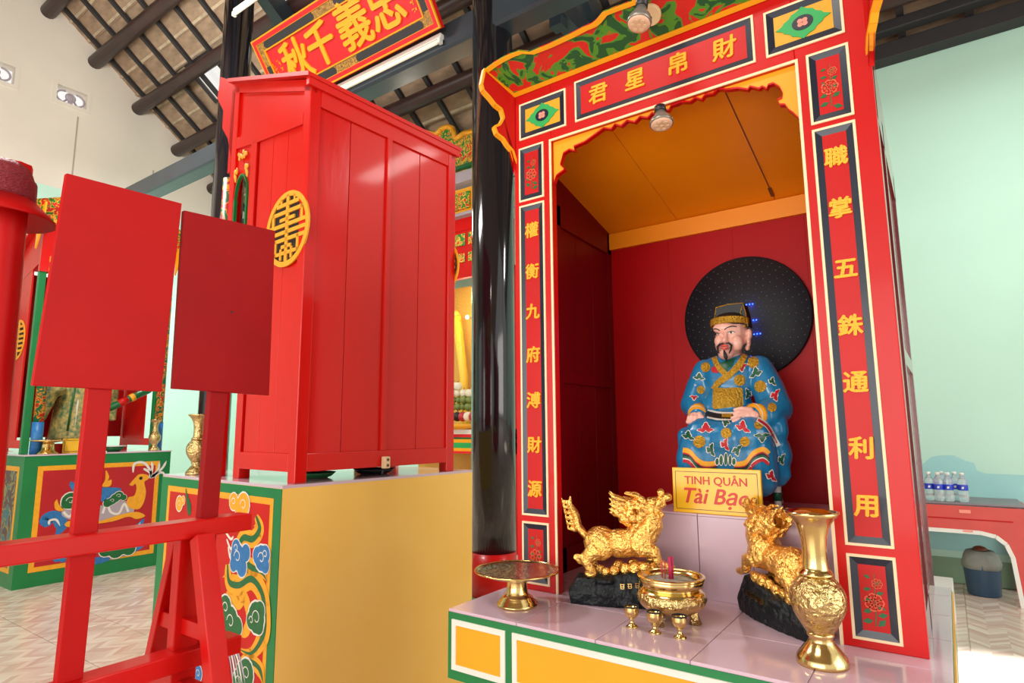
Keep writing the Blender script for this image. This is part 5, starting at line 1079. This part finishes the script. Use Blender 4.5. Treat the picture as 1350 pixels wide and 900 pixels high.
# ================================================================== LEFT ALTAR WITH STATUE SHRINE (far left)
LX = -6.4; LY0, LY1, LZ = 1.88, 3.08, 1.10
a3 = Thing('altar_block', 'green framed altar painted with an orange bird over blue waves, at the far left', 'altar', (LX-.6, 2.48, 0))
a3.part('body', MB().box(LX-1.3, LX, LY0, LY1, 0, LZ-.012), 'green'); a3.part('top_slab', MB().box(LX-1.31, LX+.005, LY0-.005, LY1+.005, LZ-.012, LZ), 'tile')
fr3 = Art((LX, 0, 0), (1, 0, 0), lambda x, y: (x/4.74, 590+y/4.74))
a3.part('yellow_border', MB().box(LX, LX+.002, LY0+.1, LY1-.1, .12, LZ-.1), 'yellowart'); g3 = a3.part('painted_ground', MB().box(LX, LX+.003, LY0+.14, LY1-.14, .16, LZ-.14), 'redart2')
def add3(nm, m, fn, lab=None):
    mb = MB(); fn(mb); a3.part(nm, mb, m, parent=g3, label=lab)
O3 = .004
def fx(k): return k
for q, w_ in (([(300, 490), (290, 450), (330, 430), (370, 450), (380, 500), (340, 560)], .1), ([(290, 610), (350, 600), (400, 640), (440, 690)], .1), ([(330, 690), (380, 680), (430, 700)], .08), ([(480, 600), (560, 700), (700, 690)], .06),
              ([(640, 560), (700, 640), (820, 620), (900, 560), (940, 480)], .12), ([(720, 560), (780, 570), (840, 530), (900, 440)], .09), ([(500, 300), (460, 250), (440, 210)], .04)): add3('painted_wave', 'blueart', lambda mb: fr3.stroke(mb, q, w_, O3, 8), 'blue wave')
for q in ([(305, 480), (310, 455), (350, 450), (375, 490)], [(300, 610), (350, 620), (410, 680)], [(385, 600), (400, 650), (430, 690)], [(660, 580), (720, 630), (830, 600), (890, 540)], [(760, 545), (820, 540), (880, 460)]): add3('wave_line', 'whiteart', lambda mb: fr3.stroke(mb, q, .018, O3+.0008, 8))
add3('painted_shell', 'greyart', lambda mb: fr3.shape(mb, [(390, 370), (450, 345), (560, 350), (660, 360), (760, 330), (830, 360), (820, 420), (700, 450), (560, 460), (440, 450), (385, 420)], O3+.0016))
for q in ([(395, 400), (430, 430), (470, 395), (520, 430), (560, 400), (600, 440)], [(640, 410), (665, 345), (690, 400), (740, 410), (775, 350), (800, 400)]): add3('shell_line', 'whiteart', lambda mb: fr3.stroke(mb, q, .02, O3+.0022, 8, False))
add3('painted_bird', 'yellowart', lambda mb: fr3.shape(mb, [(805, 230), (840, 190), (870, 165), (920, 170), (925, 195), (900, 215), (910, 270), (900, 330), (870, 380), (820, 380), (790, 350), (800, 310), (835, 300), (850, 260), (845, 225), (825, 238)], O3+.003), 'orange yellow bird head and neck')
add3('painted_bird', 'yellowart', lambda mb: fr3.shape(mb, [(400, 480), (440, 455), (600, 460), (740, 420), (850, 400), (905, 425), (850, 445), (800, 430), (700, 460), (560, 480), (430, 495)], O3+.0028), 'orange feet and belly')
add3('painted_tail', 'yellowart', lambda mb: fr3.shape(mb, [(355, 320), (338, 345), (345, 385), (385, 395), (405, 370), (370, 360)], O3+.003)); add3('bird_eye', 'blackart', lambda mb: fr3.disc(mb, 878, 190, .016, O3+.0038))
add3('painted_pot', 'blueart', lambda mb: fr3.shape(mb, [(560, 250), (745, 250), (730, 290), (690, 330), (610, 330), (570, 290)], O3+.003)); add3('painted_flame', 'yellowart', lambda mb: fr3.shape(mb, [(630, 240), (655, 200), (660, 140), (680, 180), (672, 205), (695, 200), (690, 235), (660, 245)], O3+.003))
for q in ([(830, 155), (840, 100), (900, 95), (940, 150), (935, 185)], [(930, 190), (950, 130), (945, 85)], [(935, 190), (985, 140), (995, 85)], [(940, 188), (1010, 130), (1040, 80)], [(940, 190), (1000, 155), (1030, 165)], [(895, 130), (930, 150), (975, 190)]): add3('painted_plume', 'whiteart', lambda mb: fr3.stroke(mb, q, .022, O3+.0012, 8))
def cl3(spots, r, fill='greenart'):
    f_, l_ = MB(), MB(); fr3.cloud(f_, l_, spots, r, O3+.003); a3.part('painted_cloud', f_, fill, parent=g3); a3.part('cloud_outline', l_, 'whiteart', parent=g3)
cl3([(690, 625, 1.0), (760, 615, 1.1), (805, 632, .8), (660, 640, .8), (725, 645, .9)], .07); cl3([(440, 330, 1), (465, 335, .7), (420, 345, .7)], .07); cl3([(740, 300, .9), (700, 330, .8), (718, 315, .9), (670, 345, .8), (685, 338, .8), (770, 310, .6)], .045)
lf = Art((0, LY0, 0), (0, -1, 0))
a3.part('yellow_border', MB().box(LX-1.2, LX-.1, LY0-.002, LY0, .12, LZ-.1), 'yellowart'); a3.part('painted_side', MB().box(LX-1.16, LX-.14, LY0-.003, LY0, .16, LZ-.14), 'figured', label='worn painted figure scene on the side')
c3 = Thing('shrine', 'far left open shrine with green posts and pink red side boards on the bird altar', 'shrine', (LX-.6, 2.48, LZ))
FX = LX-.24
for y in (LY0+.035, LY1-.09):
    c3.part('front_post', MB().box(FX-.05, FX, y, y+.055, LZ, 3.0), 'green', bevel=.003)
    c3.part('dragon_pillar', MB().cyl((FX+.02, y+(.1 if y < 2.5 else .05), LZ+.28), (FX+.02, y+(.1 if y < 2.5 else .05), 2.9), .04, n=14), 'pillarart', label='painted dragon pillar'); c3.part('pillar_foot', MB().cyl((FX+.02, y+(.1 if y < 2.5 else .05), LZ), (FX+.02, y+(.1 if y < 2.5 else .05), LZ+.28), .045, n=14), 'blueart', label='blue pillar foot')
    c3.part('rear_post', MB().box(FX-.72, FX-.66, y, y+.055, LZ, 2.85), 'redback')
    for k in range(2): c3.part('side_board', MB().box(FX-.66+k*.22, FX-.442+k*.22, y+.012, y+.026, LZ+.12, 2.85), 'redback')
    c3.part('side_rail', MB().box(FX-.66, FX-.05, y, y+.04, LZ+.05, LZ+.12), 'redback')
    c3.part('gable_panel', MB().prism([(FX-.72, y+.01, 2.68), (FX, y+.01, 2.85), (FX, y+.01, 3.3), (FX-.72, y+.01, 2.9)], (0, .02, 0)), 'redback')
    if y < 2.5:
        mb = MB(); n = 32; rr0 = .17; c_ = (FX-.4, 2.15); c3.part('symbol_shade_disc', MB().prism([(c_[0]+.16*math.cos(2*math.pi*k/n), y+.008, c_[1]+.18*math.sin(2*math.pi*k/n)) for k in range(n)], (0, .002, 0)), 'dark')  # dark disc stands in for the shade behind the symbol's slots
        c3.part('symbol_ring', MB().ring([(c_[0]+.17*math.cos(2*math.pi*k/n), y+.004, c_[1]+.19*math.sin(2*math.pi*k/n)) for k in range(n)], [(c_[0]+.145*math.cos(2*math.pi*k/n), y+.004, c_[1]+.165*math.sin(2*math.pi*k/n)) for k in range(n)], (0, .006, 0)), 'yellowart', label='yellow longevity symbol ring')
        for zz in (-.12, -.075, -.03, .015, .06, .11): c3.part('symbol_bar', MB().box(c_[0]-.13, c_[0]+.13, y, y+.008, c_[1]+zz, c_[1]+zz+.022), 'yellowart')
        c3.part('symbol_bar', MB().box(c_[0]-.012, c_[0]+.012, y-.001, y+.008, c_[1]-.16, c_[1]+.16), 'yellowart')
for k in range(3): c3.part('back_board', MB().box(FX-.7, FX-.69, LY0+.09+k*.337, LY0+.426+k*.337, LZ+.14, 2.85), 'redin')
for y in (LY0+.42, LY1-.46): c3.part('back_post', MB().box(FX-.69, FX-.64, y, y+.05, LZ, 2.85), 'redin')
c3.part('lintel', MB().box(FX-.03, FX+.01, LY0+.03, LY1-.03, 2.75, 3.15), 'red'); c3.part('roof_board', MB().prism([(FX-.76, LY0, 2.9), (FX+.02, LY0, 3.3), (FX+.02, LY0, 3.33), (FX-.76, LY0, 2.93)], (0, LY1-LY0, 0)), 'redback')
c3.part('crest_board', MB().prism([(FX+.02, LY0-.08, 3.2), (FX+.02, LY1+.08, 3.2), (FX+.16, LY1+.1, 3.36), (FX+.16, LY1-.15, 3.46), (FX+.18, 2.6, 3.55), (FX+.18, 2.36, 3.55), (FX+.16, LY0+.15, 3.46), (FX+.16, LY0-.1, 3.36)], (-.02, 0, 0)), 'carved', label='carved crest')
for y in (LY0-.02, LY1+.02): c3.part('side_bracket', MB().prism([(FX, y, 3.3), (FX+.16, y, 3.36), (FX+.14, y, 3.22), (FX+.08, y, 3.15), (FX+.08, y, 3.08), (FX, y, 2.95)], (0, .014, 0)), 'yellow', label='orange bracket')
# robed statue standing inside
s3 = Thing('statue', 'robed statue in patterned green and gold silk inside the far left shrine, mostly hidden', 'statue', (FX-.35, 2.42, LZ))
mb = MB(); bx = FX-.35
mb.tube([(bx, 2.42, LZ+.12), (bx, 2.42, LZ+.5), (bx, 2.42, LZ+.85), (bx, 2.42, LZ+1.05)], [.2, .17, .15, .09], 20, flat=1.15); mb.ball((bx, 2.42, LZ+1.22), (.09, .085, .11), 16, 12)
for sgn in (-1, 1): mb.tube([(bx, 2.42+sgn*.14, LZ+.95), (bx+.08, 2.42+sgn*.25, LZ+.7), (bx+.16, 2.42+sgn*.2, LZ+.55)], [.08, .09, .07], 14); mb.tube([(bx+.1, 2.42+sgn*.24, LZ+.65), (bx+.1, 2.42+sgn*.3, LZ+.3)], [.09, .03], 12)
rb3 = s3.part('robe', mb, 'silk', remesh=.014, smoothit=3, label='green and gold silk robe')
for k in range(5): s3.part('robe_stripe', MB().tube([(bx+.2, 2.3+k*.06, LZ+.2), (bx+.185, 2.32+k*.05, LZ+.45), (bx+.15, 2.36+k*.03, LZ+.7)], .009, 6), ('greenart', 'whiteart', 'yellowart')[k % 3])
sc_ = Thing('scroll', 'green and red painted scroll tube held slanting before the far left statue', 'scroll', (bx+.2, 2.7, LZ+.5))
sc_.part('tube', MB().cyl((bx+.25, 2.62, LZ+.42), (bx+.25, 2.98, LZ+.62), .035), 'greenart'); sc_.part('band', MB().cyl((bx+.25, 2.7, LZ+.464), (bx+.25, 2.78, LZ+.509), .038), 'redart', label='red band'); sc_.part('band', MB().cyl((bx+.25, 2.8, LZ+.52), (bx+.25, 2.84, LZ+.542), .04), 'yellowart', label='yellow band')
q = P(62, 601, Z=LZ); q = V((LX-.12, P(62, 601, X=LX-.12).y, LZ)); o3 = Thing('offering_stand', 'brass offering plate on a fluted foot at the far left altar', 'stand', q)
o3.part('foot', MB().lathe(tuple(q), [(.08, 0), (.075, .01), (.05, .03), (.045, .08), (.04, .1)], 24, rim=lambda a, z: .06*math.sin(8*a)), 'brass'); o3.part('plate', MB().lathe(tuple(q), [(.04, .098), (.13, .112), (.14, .125), (.13, .122), (0, .112)], 36), 'brass')
q = V((LX-.1, P(203, 590, X=LX-.1).y, LZ)); v3 = Thing('vase', 'small dark brass vase at the right end of the far left altar', 'vase', q); vase(v3, tuple(q), 1.02, 'brassrel')
q = V((LX-.16, P(101, 590, X=LX-.16).y, LZ)); n3 = Thing('name_plaque', 'small ochre plaque standing on the far left altar', 'sign', q); n3.part('plate', MB().box(q.x-.015, q.x, q.y-.11, q.y+.11, LZ, LZ+.13), 'sign', bevel=.003)
n3.part('border_line', MB().ring([(q.x+.001, q.y-.1, LZ+.012), (q.x+.001, q.y+(.1 if y < 2.5 else .05), LZ+.012), (q.x+.001, q.y+(.1 if y < 2.5 else .05), LZ+.118), (q.x+.001, q.y-.1, LZ+.118)], [(q.x+.001, q.y-.096, LZ+.016), (q.x+.001, q.y+.096, LZ+.016), (q.x+.001, q.y+.096, LZ+.114), (q.x+.001, q.y-.096, LZ+.114)], (.001, 0, 0)), 'brownwood')
q = V((LX-.2, P(150, 590, X=LX-.2).y, LZ)); b3 = Thing('bowl', 'small green and white bowl on the far left altar beside the placard post', 'bowl', q); b3.part('bowl', MB().lathe(tuple(q), [(.05, 0), (.06, .01), (.1, .05), (.096, .05), (.05, .012), (0, .01)], 24), 'greenart'); b3.part('rim', MB().lathe(tuple(q), [(.096, .048), (.105, .049), (.105, .056), (.096, .056), (.096, .048)], 24), 'whiteart')
q = V((LX-.25, P(75, 592, X=LX-.25).y, LZ)); r3 = Thing('box', 'low red box behind the brass plate on the far left altar', 'box', q); r3.part('body', MB().box(q.x-.05, q.x+.05, q.y-.09, q.y+.09, LZ, LZ+.07), 'redart', bevel=.004); r3.part('lid', MB().box(q.x-.054, q.x+.054, q.y-.094, q.y+.094, LZ+.07, LZ+.085), 'redart', bevel=.003)
# dark red gabled cabinet farther back at the left edge
c4 = Thing('shrine_cabinet', 'dark red gabled cabinet with gold framed crest at the left edge, behind the pole', 'cabinet', (-8.6, 2.0, 0))
c4.part('body', MB().box(-9.0, -8.2, 1.55, 2.3, 1.5, 2.6), 'redin'); c4.part('gable', MB().prism([(-8.2, 1.6, 2.6), (-8.2, 2.3, 2.6), (-8.2, 2.3, 2.75), (-8.2, 2.12, 3.0), (-8.2, 1.8, 2.95)], (-.05, 0, 0)), 'red'); c4.part('crest_board', MB().prism([(-8.19, 1.7, 2.66), (-8.19, 2.2, 2.66), (-8.19, 2.1, 2.9), (-8.19, 1.8, 2.88)], (.02, 0, 0)), 'carved', label='gold framed crest')
for (x, y) in ((-8.25, 2.22), (-8.25, 1.6), (-8.95, 2.22), (-8.95, 1.6)): c4.part('leg', MB().box(x-.04, x+.04, y-.04, y+.04, 0, 1.5), 'redin')
c4.part('shelf', MB().box(-9.0, -8.2, 1.55, 2.3, 1.04, 1.09), 'redart')

# ================================================================== MAIN GOLDEN ALTAR SEEN THROUGH THE GAP
GY = 5.3
def G(px, py, Y=GY): return P(px, py, Y=Y)
gz = lambda y: G(611, y).z
gx0, gx1 = G(560, 400).x-.6, G(628, 400).x+.5
ga = Thing('altar_canopy', 'carved red gold and green altar canopy seen in the gap left of the black column', 'altar', ((gx0+gx1)/2, GY, 0))
ga.part('back_panel', MB().box(gx0, gx1, GY+.55, GY+.6, .6, gz(360)), 'amber', label='golden backdrop')
ga.part('lintel_board', MB().box(gx0, gx1, GY, GY+.05, gz(366), gz(302)), 'redart')
for y0, y1 in ((334, 346), (308, 324)): 
    for k in range(6): ga.part('carved_panel', MB().box(gx0+.05+k*.31, gx0+.31+k*.31, GY-.02, GY, gz(y1), gz(y0)), 'carved', label='small carved panel', bevel=.008)
ga.part('cloud_board', MB().box(gx0, gx1, GY-.01, GY+.04, gz(304), gz(287)), 'red'); ga.part('shelf', MB().box(gx0, gx1, GY-.1, GY+.06, gz(288), gz(284)), 'greyart')
ga.part('frame', MB().box(gx0, gx1, GY-.03, GY+.03, gz(284), gz(250)), 'yellowart'); 
for k in range(4): ga.part('carved_panel', MB().box(gx0+.06+k*.45, gx0+.44+k*.45, GY-.06, GY-.03, gz(278), gz(256)), 'carved', label='red and gold carved panel', bevel=.01)
ga.part('blue_cornice', MB().box(gx0, gx1, GY-.12, GY+.1, gz(246), gz(232)), 'greyart'); ga.part('green_cornice', MB().box(gx0, gx1, GY-.16, GY+.1, gz(230), gz(226)), 'greenart')
cp_ = [G(x, y, GY-.1) for x, y in ((500, 226), (520, 190), (545, 178), (560, 174), (575, 178), (583, 170), (592, 167), (598, 170), (601, 184), (612, 176), (630, 172), (640, 200), (645, 232))]
ga.part('crest_board', MB().prism(cp_, (0, .06, 0)), 'carved', label='wavy carved dragon crest')
mb = MB()
for i in range(len(cp_)-2): mb.tube([cp_[i]+V((0, -.01, 0)), cp_[i+1]+V((0, -.01, 0))], .03, 8)
ga.part('crest_edging', mb, 'yellowart')
for x in (gx0, gx1-.1): ga.part('post', MB().box(x, x+.1, GY, GY+.1, 0, gz(360)), 'red')
gt = Thing('altar_table', 'striped red green and yellow altar table seen in the gap left of the black column', 'altar', ((gx0+gx1)/2, GY, 0)); TY = GY-.1
for nm, y0, y1, m in (('top', 572, 566, 'whiteart'), ('stripe', 576, 572, 'signpanel'), ('stripe', 578.5, 576, 'greenart'), ('stripe', 583, 578.5, 'yellow'), ('stripe', 590, 583, 'greenlt'), ('stripe', 594, 590, 'yellow'), ('stripe', 597, 594, 'signpanel')): gt.part(nm, MB().box(gx0, gx1, TY, TY+.55, gz(y0), gz(y1)), m)
for x in (gx0+.05, (gx0+gx1)/2, gx1-.15): gt.part('leg', MB().box(x, x+.08, TY+.02, TY+.1, 0, gz(597)), 'brownwood')
tt = gz(566)
kn = Thing('candle', 'tall yellow carved ceremonial candle standing on the striped altar table', 'candle', (G(604, 500).x, GY+.42, tt)); ca, cb4 = G(611.5, 497, GY+.42), G(602, 418, GY+.42)
kn.part('shaft', MB().tube([(ca.x+.02, ca.y, tt), ca, cb4], [.05, .05, .06], 14), 'candle'); kn.part('tip', MB().tube([cb4, cb4+V((-.01, 0, .05)), cb4+V((-.015, 0, .1))], [.065, .04, .005], 14), 'candle', label='pointed tip')
rnd = random.Random(11)
for k in range(14):
    x, y = (597+k % 4*7.2, 522-(k//4)*9); rr_ = .042+.012*rnd.random(); c = G(x+rnd.uniform(-1, 1), 0 if 0 else y+14, GY+.08+.05*rnd.random()); row = k//4
    m = 'fruit' if row < 2 else 'fruitpale'
    o = build('fruit' if row < 2 else 'flower', MB().ball((0, 0, 0), (rr_, rr_, rr_*.95), 14, 10), m, cat='fruit' if row < 2 else 'flower', group='fruit and flowers heaped on the golden altar', label=('green fruit, %s of the %s row heaped before the yellow candle' % (('first', 'second', 'third', 'last')[k % 4], ('lower', 'upper')[row])) if row < 2 else ('pale flower head, %s of the %s row above the green fruits' % (('first', 'second', 'third', 'last')[k % 4], ('', '', 'lower', 'top')[row]))); o.location = c
    build('stalk', MB().cyl((0, 0, rr_*.9), (.005, 0, rr_*1.2), .006, n=6), 'brownwood', o)
for k in range(5):
    c = G(596+k*7, 549, GY+.02); o = build('fruit', MB().ball((0, 0, 0), .055, 14, 10), ('fruitred', 'blackart', 'fruitred', 'fruitpale', 'fruitred')[k], cat='fruit', label=('pink red', 'black', 'dark pink', 'pale', 'rosy')[k]+' fruit in the low row on the striped table, %s from the left' % ('first', 'second', 'third', 'fourth', 'fifth')[k]); o.location = c
    build('stalk', MB().cyl((0, 0, .05), (.005, 0, .068), .006, n=6), 'brownwood', o)
tr3 = Thing('fruit_tray', 'orange rimmed tray under the low row of fruit on the striped table', 'tray', (G(607, 560).x, GY+.02, tt)); c = G(607, 560, GY+.02)
tr3.part('tray', MB().lathe((c.x, c.y, tt), [(.2, 0), (.26, .02), (.3, .06), (.29, .06), (.24, .03), (0, .02)], 30), 'yellowart')
ri = Thing('ribbon', 'red ribbon hanging down the front of the striped altar table', 'ribbon', (G(602, 570).x, TY, tt)); c = G(602, 570); ri.part('ribbon', MB().box(c.x-.02, c.x+.02, TY-.012, TY-.004, gz(588), gz(562)), 'signpanel'); ri.part('knot', MB().ball((c.x, TY-.01, gz(562)), (.03, .012, .03)), 'signpanel')
gl = Thing('altar_lamp', 'small warm lamp glowing inside the golden altar canopy', 'lamp', G(616, 418, GY+.3)); q = G(616, 418, GY+.3); gl.part('bulb', MB().ball(q, .022, 12, 8), mat('warm glowing bulb', (1, .9, .6), .3, emit=(1, .85, .55), estr=12)); gl.part('holder', MB().cyl(q+V((0, .02, 0)), q+V((0, .26, 0)), .012), 'brass')
l = bpy.data.lights.new('altar_lamp_light', 'POINT'); l.energy = 12; l.color = (1, .84, .55); l.shadow_soft_size = .1; lo2 = bpy.data.objects.new('altar_lamp_light', l); COL.objects.link(lo2); lo2.location = (q.x+.1, GY+.12, gz(375)-.1)
l = bpy.data.lights.new('canopy_front_light', 'POINT'); l.energy = 10; l.color = (1, .92, .75); l.shadow_soft_size = .15; lo2 = bpy.data.objects.new('canopy_front_light', l); COL.objects.link(lo2); lo2.location = (q.x+.2, GY-.9, gz(300))

# ================================================================== RIGHT BACK: PLASTIC TABLE, BOTTLES, BIN
TZ = .71; ty0, ty1 = 5.84, 6.4; tx0, tx1 = -.9, P(1352, 668, Y=ty0).x+.02
pt_ = Thing('plastic_table', 'red plastic table with white scalloped edge against the mint wall', 'table', ((tx0+tx1)/2, 6.1, 0))
pt_.part('top', MB().box(tx0, tx1-.02, ty0+.02, ty1, TZ-.02, TZ), 'plgrey', bevel=.01, label='grey top')
mb = MB(); zr = P(1225, 697, Y=ty0).z; 
n = 14; arc = [V((tx1-.03-.001, ty0, .0)), V((tx1-.10, ty0, .0)), V((tx1-.125, ty0, zr-.16)), V((tx1-.155, ty0, zr-.07)), V((tx1-.21, ty0, zr-.02)), V((tx1-.3, ty0, zr)), V((tx0+.3, ty0, zr)), V((tx0+.21, ty0, zr-.02)), V((tx0+.125, ty0, zr-.16)), V((tx0+.1, ty0, 0)), V((tx0+.03, ty0, 0)), V((tx0, ty0, TZ-.02)), V((tx1, ty0, TZ-.02))]
pt_.part('apron', MB().prism(arc, (0, .014, 0)), 'plred', label='red moulded front apron and legs')
w_ = MB()
for i in range(1, 9): w_.bar(arc[i]+V((0, -.004, 0)), arc[i+1]+V((0, -.004, 0)), (0, .012, 0), (arc[i+1]-arc[i]).cross(V((0, 1, 0))).normalized()*.028)
pt_.part('white_edge', w_, 'plwhite', label='white scalloped edge')
for k, x in enumerate((tx0+.02, tx1-.1)): pt_.part('rear_leg', MB().box(x, x+.07, ty1-.05, ty1-.01, 0, TZ-.02), 'plred')
for xx in (tx0, tx1-.012): pt_.part('end_apron', MB().box(xx, xx+.012, ty0, ty1, TZ-.14, TZ-.02), 'plred')
c = P(1272, 674, Y=ty0-.005); pt_.part('sticker', MB().box(c.x-.035, c.x+.035, ty0-.006, ty0-.001, c.z-.012, c.z+.012), 'pinkart', label='small pink sticker'); c = P(1276, 700, Y=ty0-.012); pt_.part('sticker', MB().box(c.x-.03, c.x+.03, ty0-.013, ty0-.009, c.z-.006, c.z+.006), 'pinkart')
pt_.part('groove', MB().box(tx0+.1, tx1-.1, ty0-.003, ty0, P(1225, 681, Y=ty0).z-.004, P(1225, 681, Y=ty0).z+.004), 'redboard')
btl = [((1227, 657), 5.96, 'leftmost clear water bottle on the red table, beside the shrine'), ((1239, 658), 5.93, 'second clear water bottle from the left on the red table'), ((1244, 655), 6.06, 'clear water bottle standing behind the second and third ones'), ((1252, 658), 5.94, 'third front clear water bottle from the left'), ((1261, 656), 6.05, 'clear water bottle behind, second from the right'), ((1271, 657), 5.95, 'rightmost clear water bottle on the red table')]
bt0 = None
for (q, Y, lb) in btl:
    xw = P(q[0], q[1], Y=Y).x; loc = (xw, Y, TZ)
    if bt0 is None:
        bt0 = Thing('water_bottle', lb, 'bottle', loc, 0, 'small water bottles on the red table')
        bt0.part('body', MB().lathe(loc, [(.028, 0), (.033, .004), (.033, .05), (.031, .055), (.033, .06), (.033, .15), (.027, .172), (.014, .19), (.013, .202)], 20), 'glassb'); bt0.part('label', MB().lathe(loc, [(.0336, .088), (.0338, .09), (.0338, .128), (.0336, .13)], 20), 'bluelabel', label='blue label band'); bt0.part('cap', MB().lathe(loc, [(.0155, .2), (.016, .218), (.014, .221)], 16), 'plwhite')
        bt0.part('label_mark', MB().prism([(loc[0]-.01, loc[1]-.0345, TZ+.1), (loc[0]+.004, loc[1]-.0345, TZ+.1), (loc[0]+.008, loc[1]-.0345, TZ+.116), (loc[0]-.006, loc[1]-.0345, TZ+.116)], (0, .0006, 0)), 'plwhite')
    else: o = copy_tree(bt0.o); o.location = loc; o['label'] = lb
bq = P(1294, 771, Z=0); by = 6.12; bx_ = P(1294, 745, Y=by).x; bi = Thing('waste_bin', 'dark blue round bin lined with a grey bag, under the red table', 'bin', (bx_, by, 0))
bi.part('body', MB().lathe((bx_, by, 0), [(.1, 0), (.105, .01), (.118, .2), (.12, .235)], 24, rim=lambda a, z: .015*math.cos(8*a)), 'binblue'); bi.part('bag', MB().lathe((bx_, by, 0), [(.124, .2), (.126, .24), (.11, .3), (.09, .33), (.06, .335), (.1, .27), (.05, .2), (0, .19)], 24, rim=lambda a, z: .05*math.sin(5*a+z*30)), 'binlid', label='crumpled grey bag rim'); bi.part('rubbish', MB().ball((bx_, by, .335), (.05, .045, .03)), 'brownwood', label='rubbish on top')
st_ = Thing('low_step', 'low white tiled step behind the altar right corner', 'step', (.0, 3.2, 0)); q = P(1228, 778, Z=.2)
st_.part('block', MB().box(-.32, q.x+.12, q.y, q.y+.5, 0, .2), 'plaster', bevel=.006)
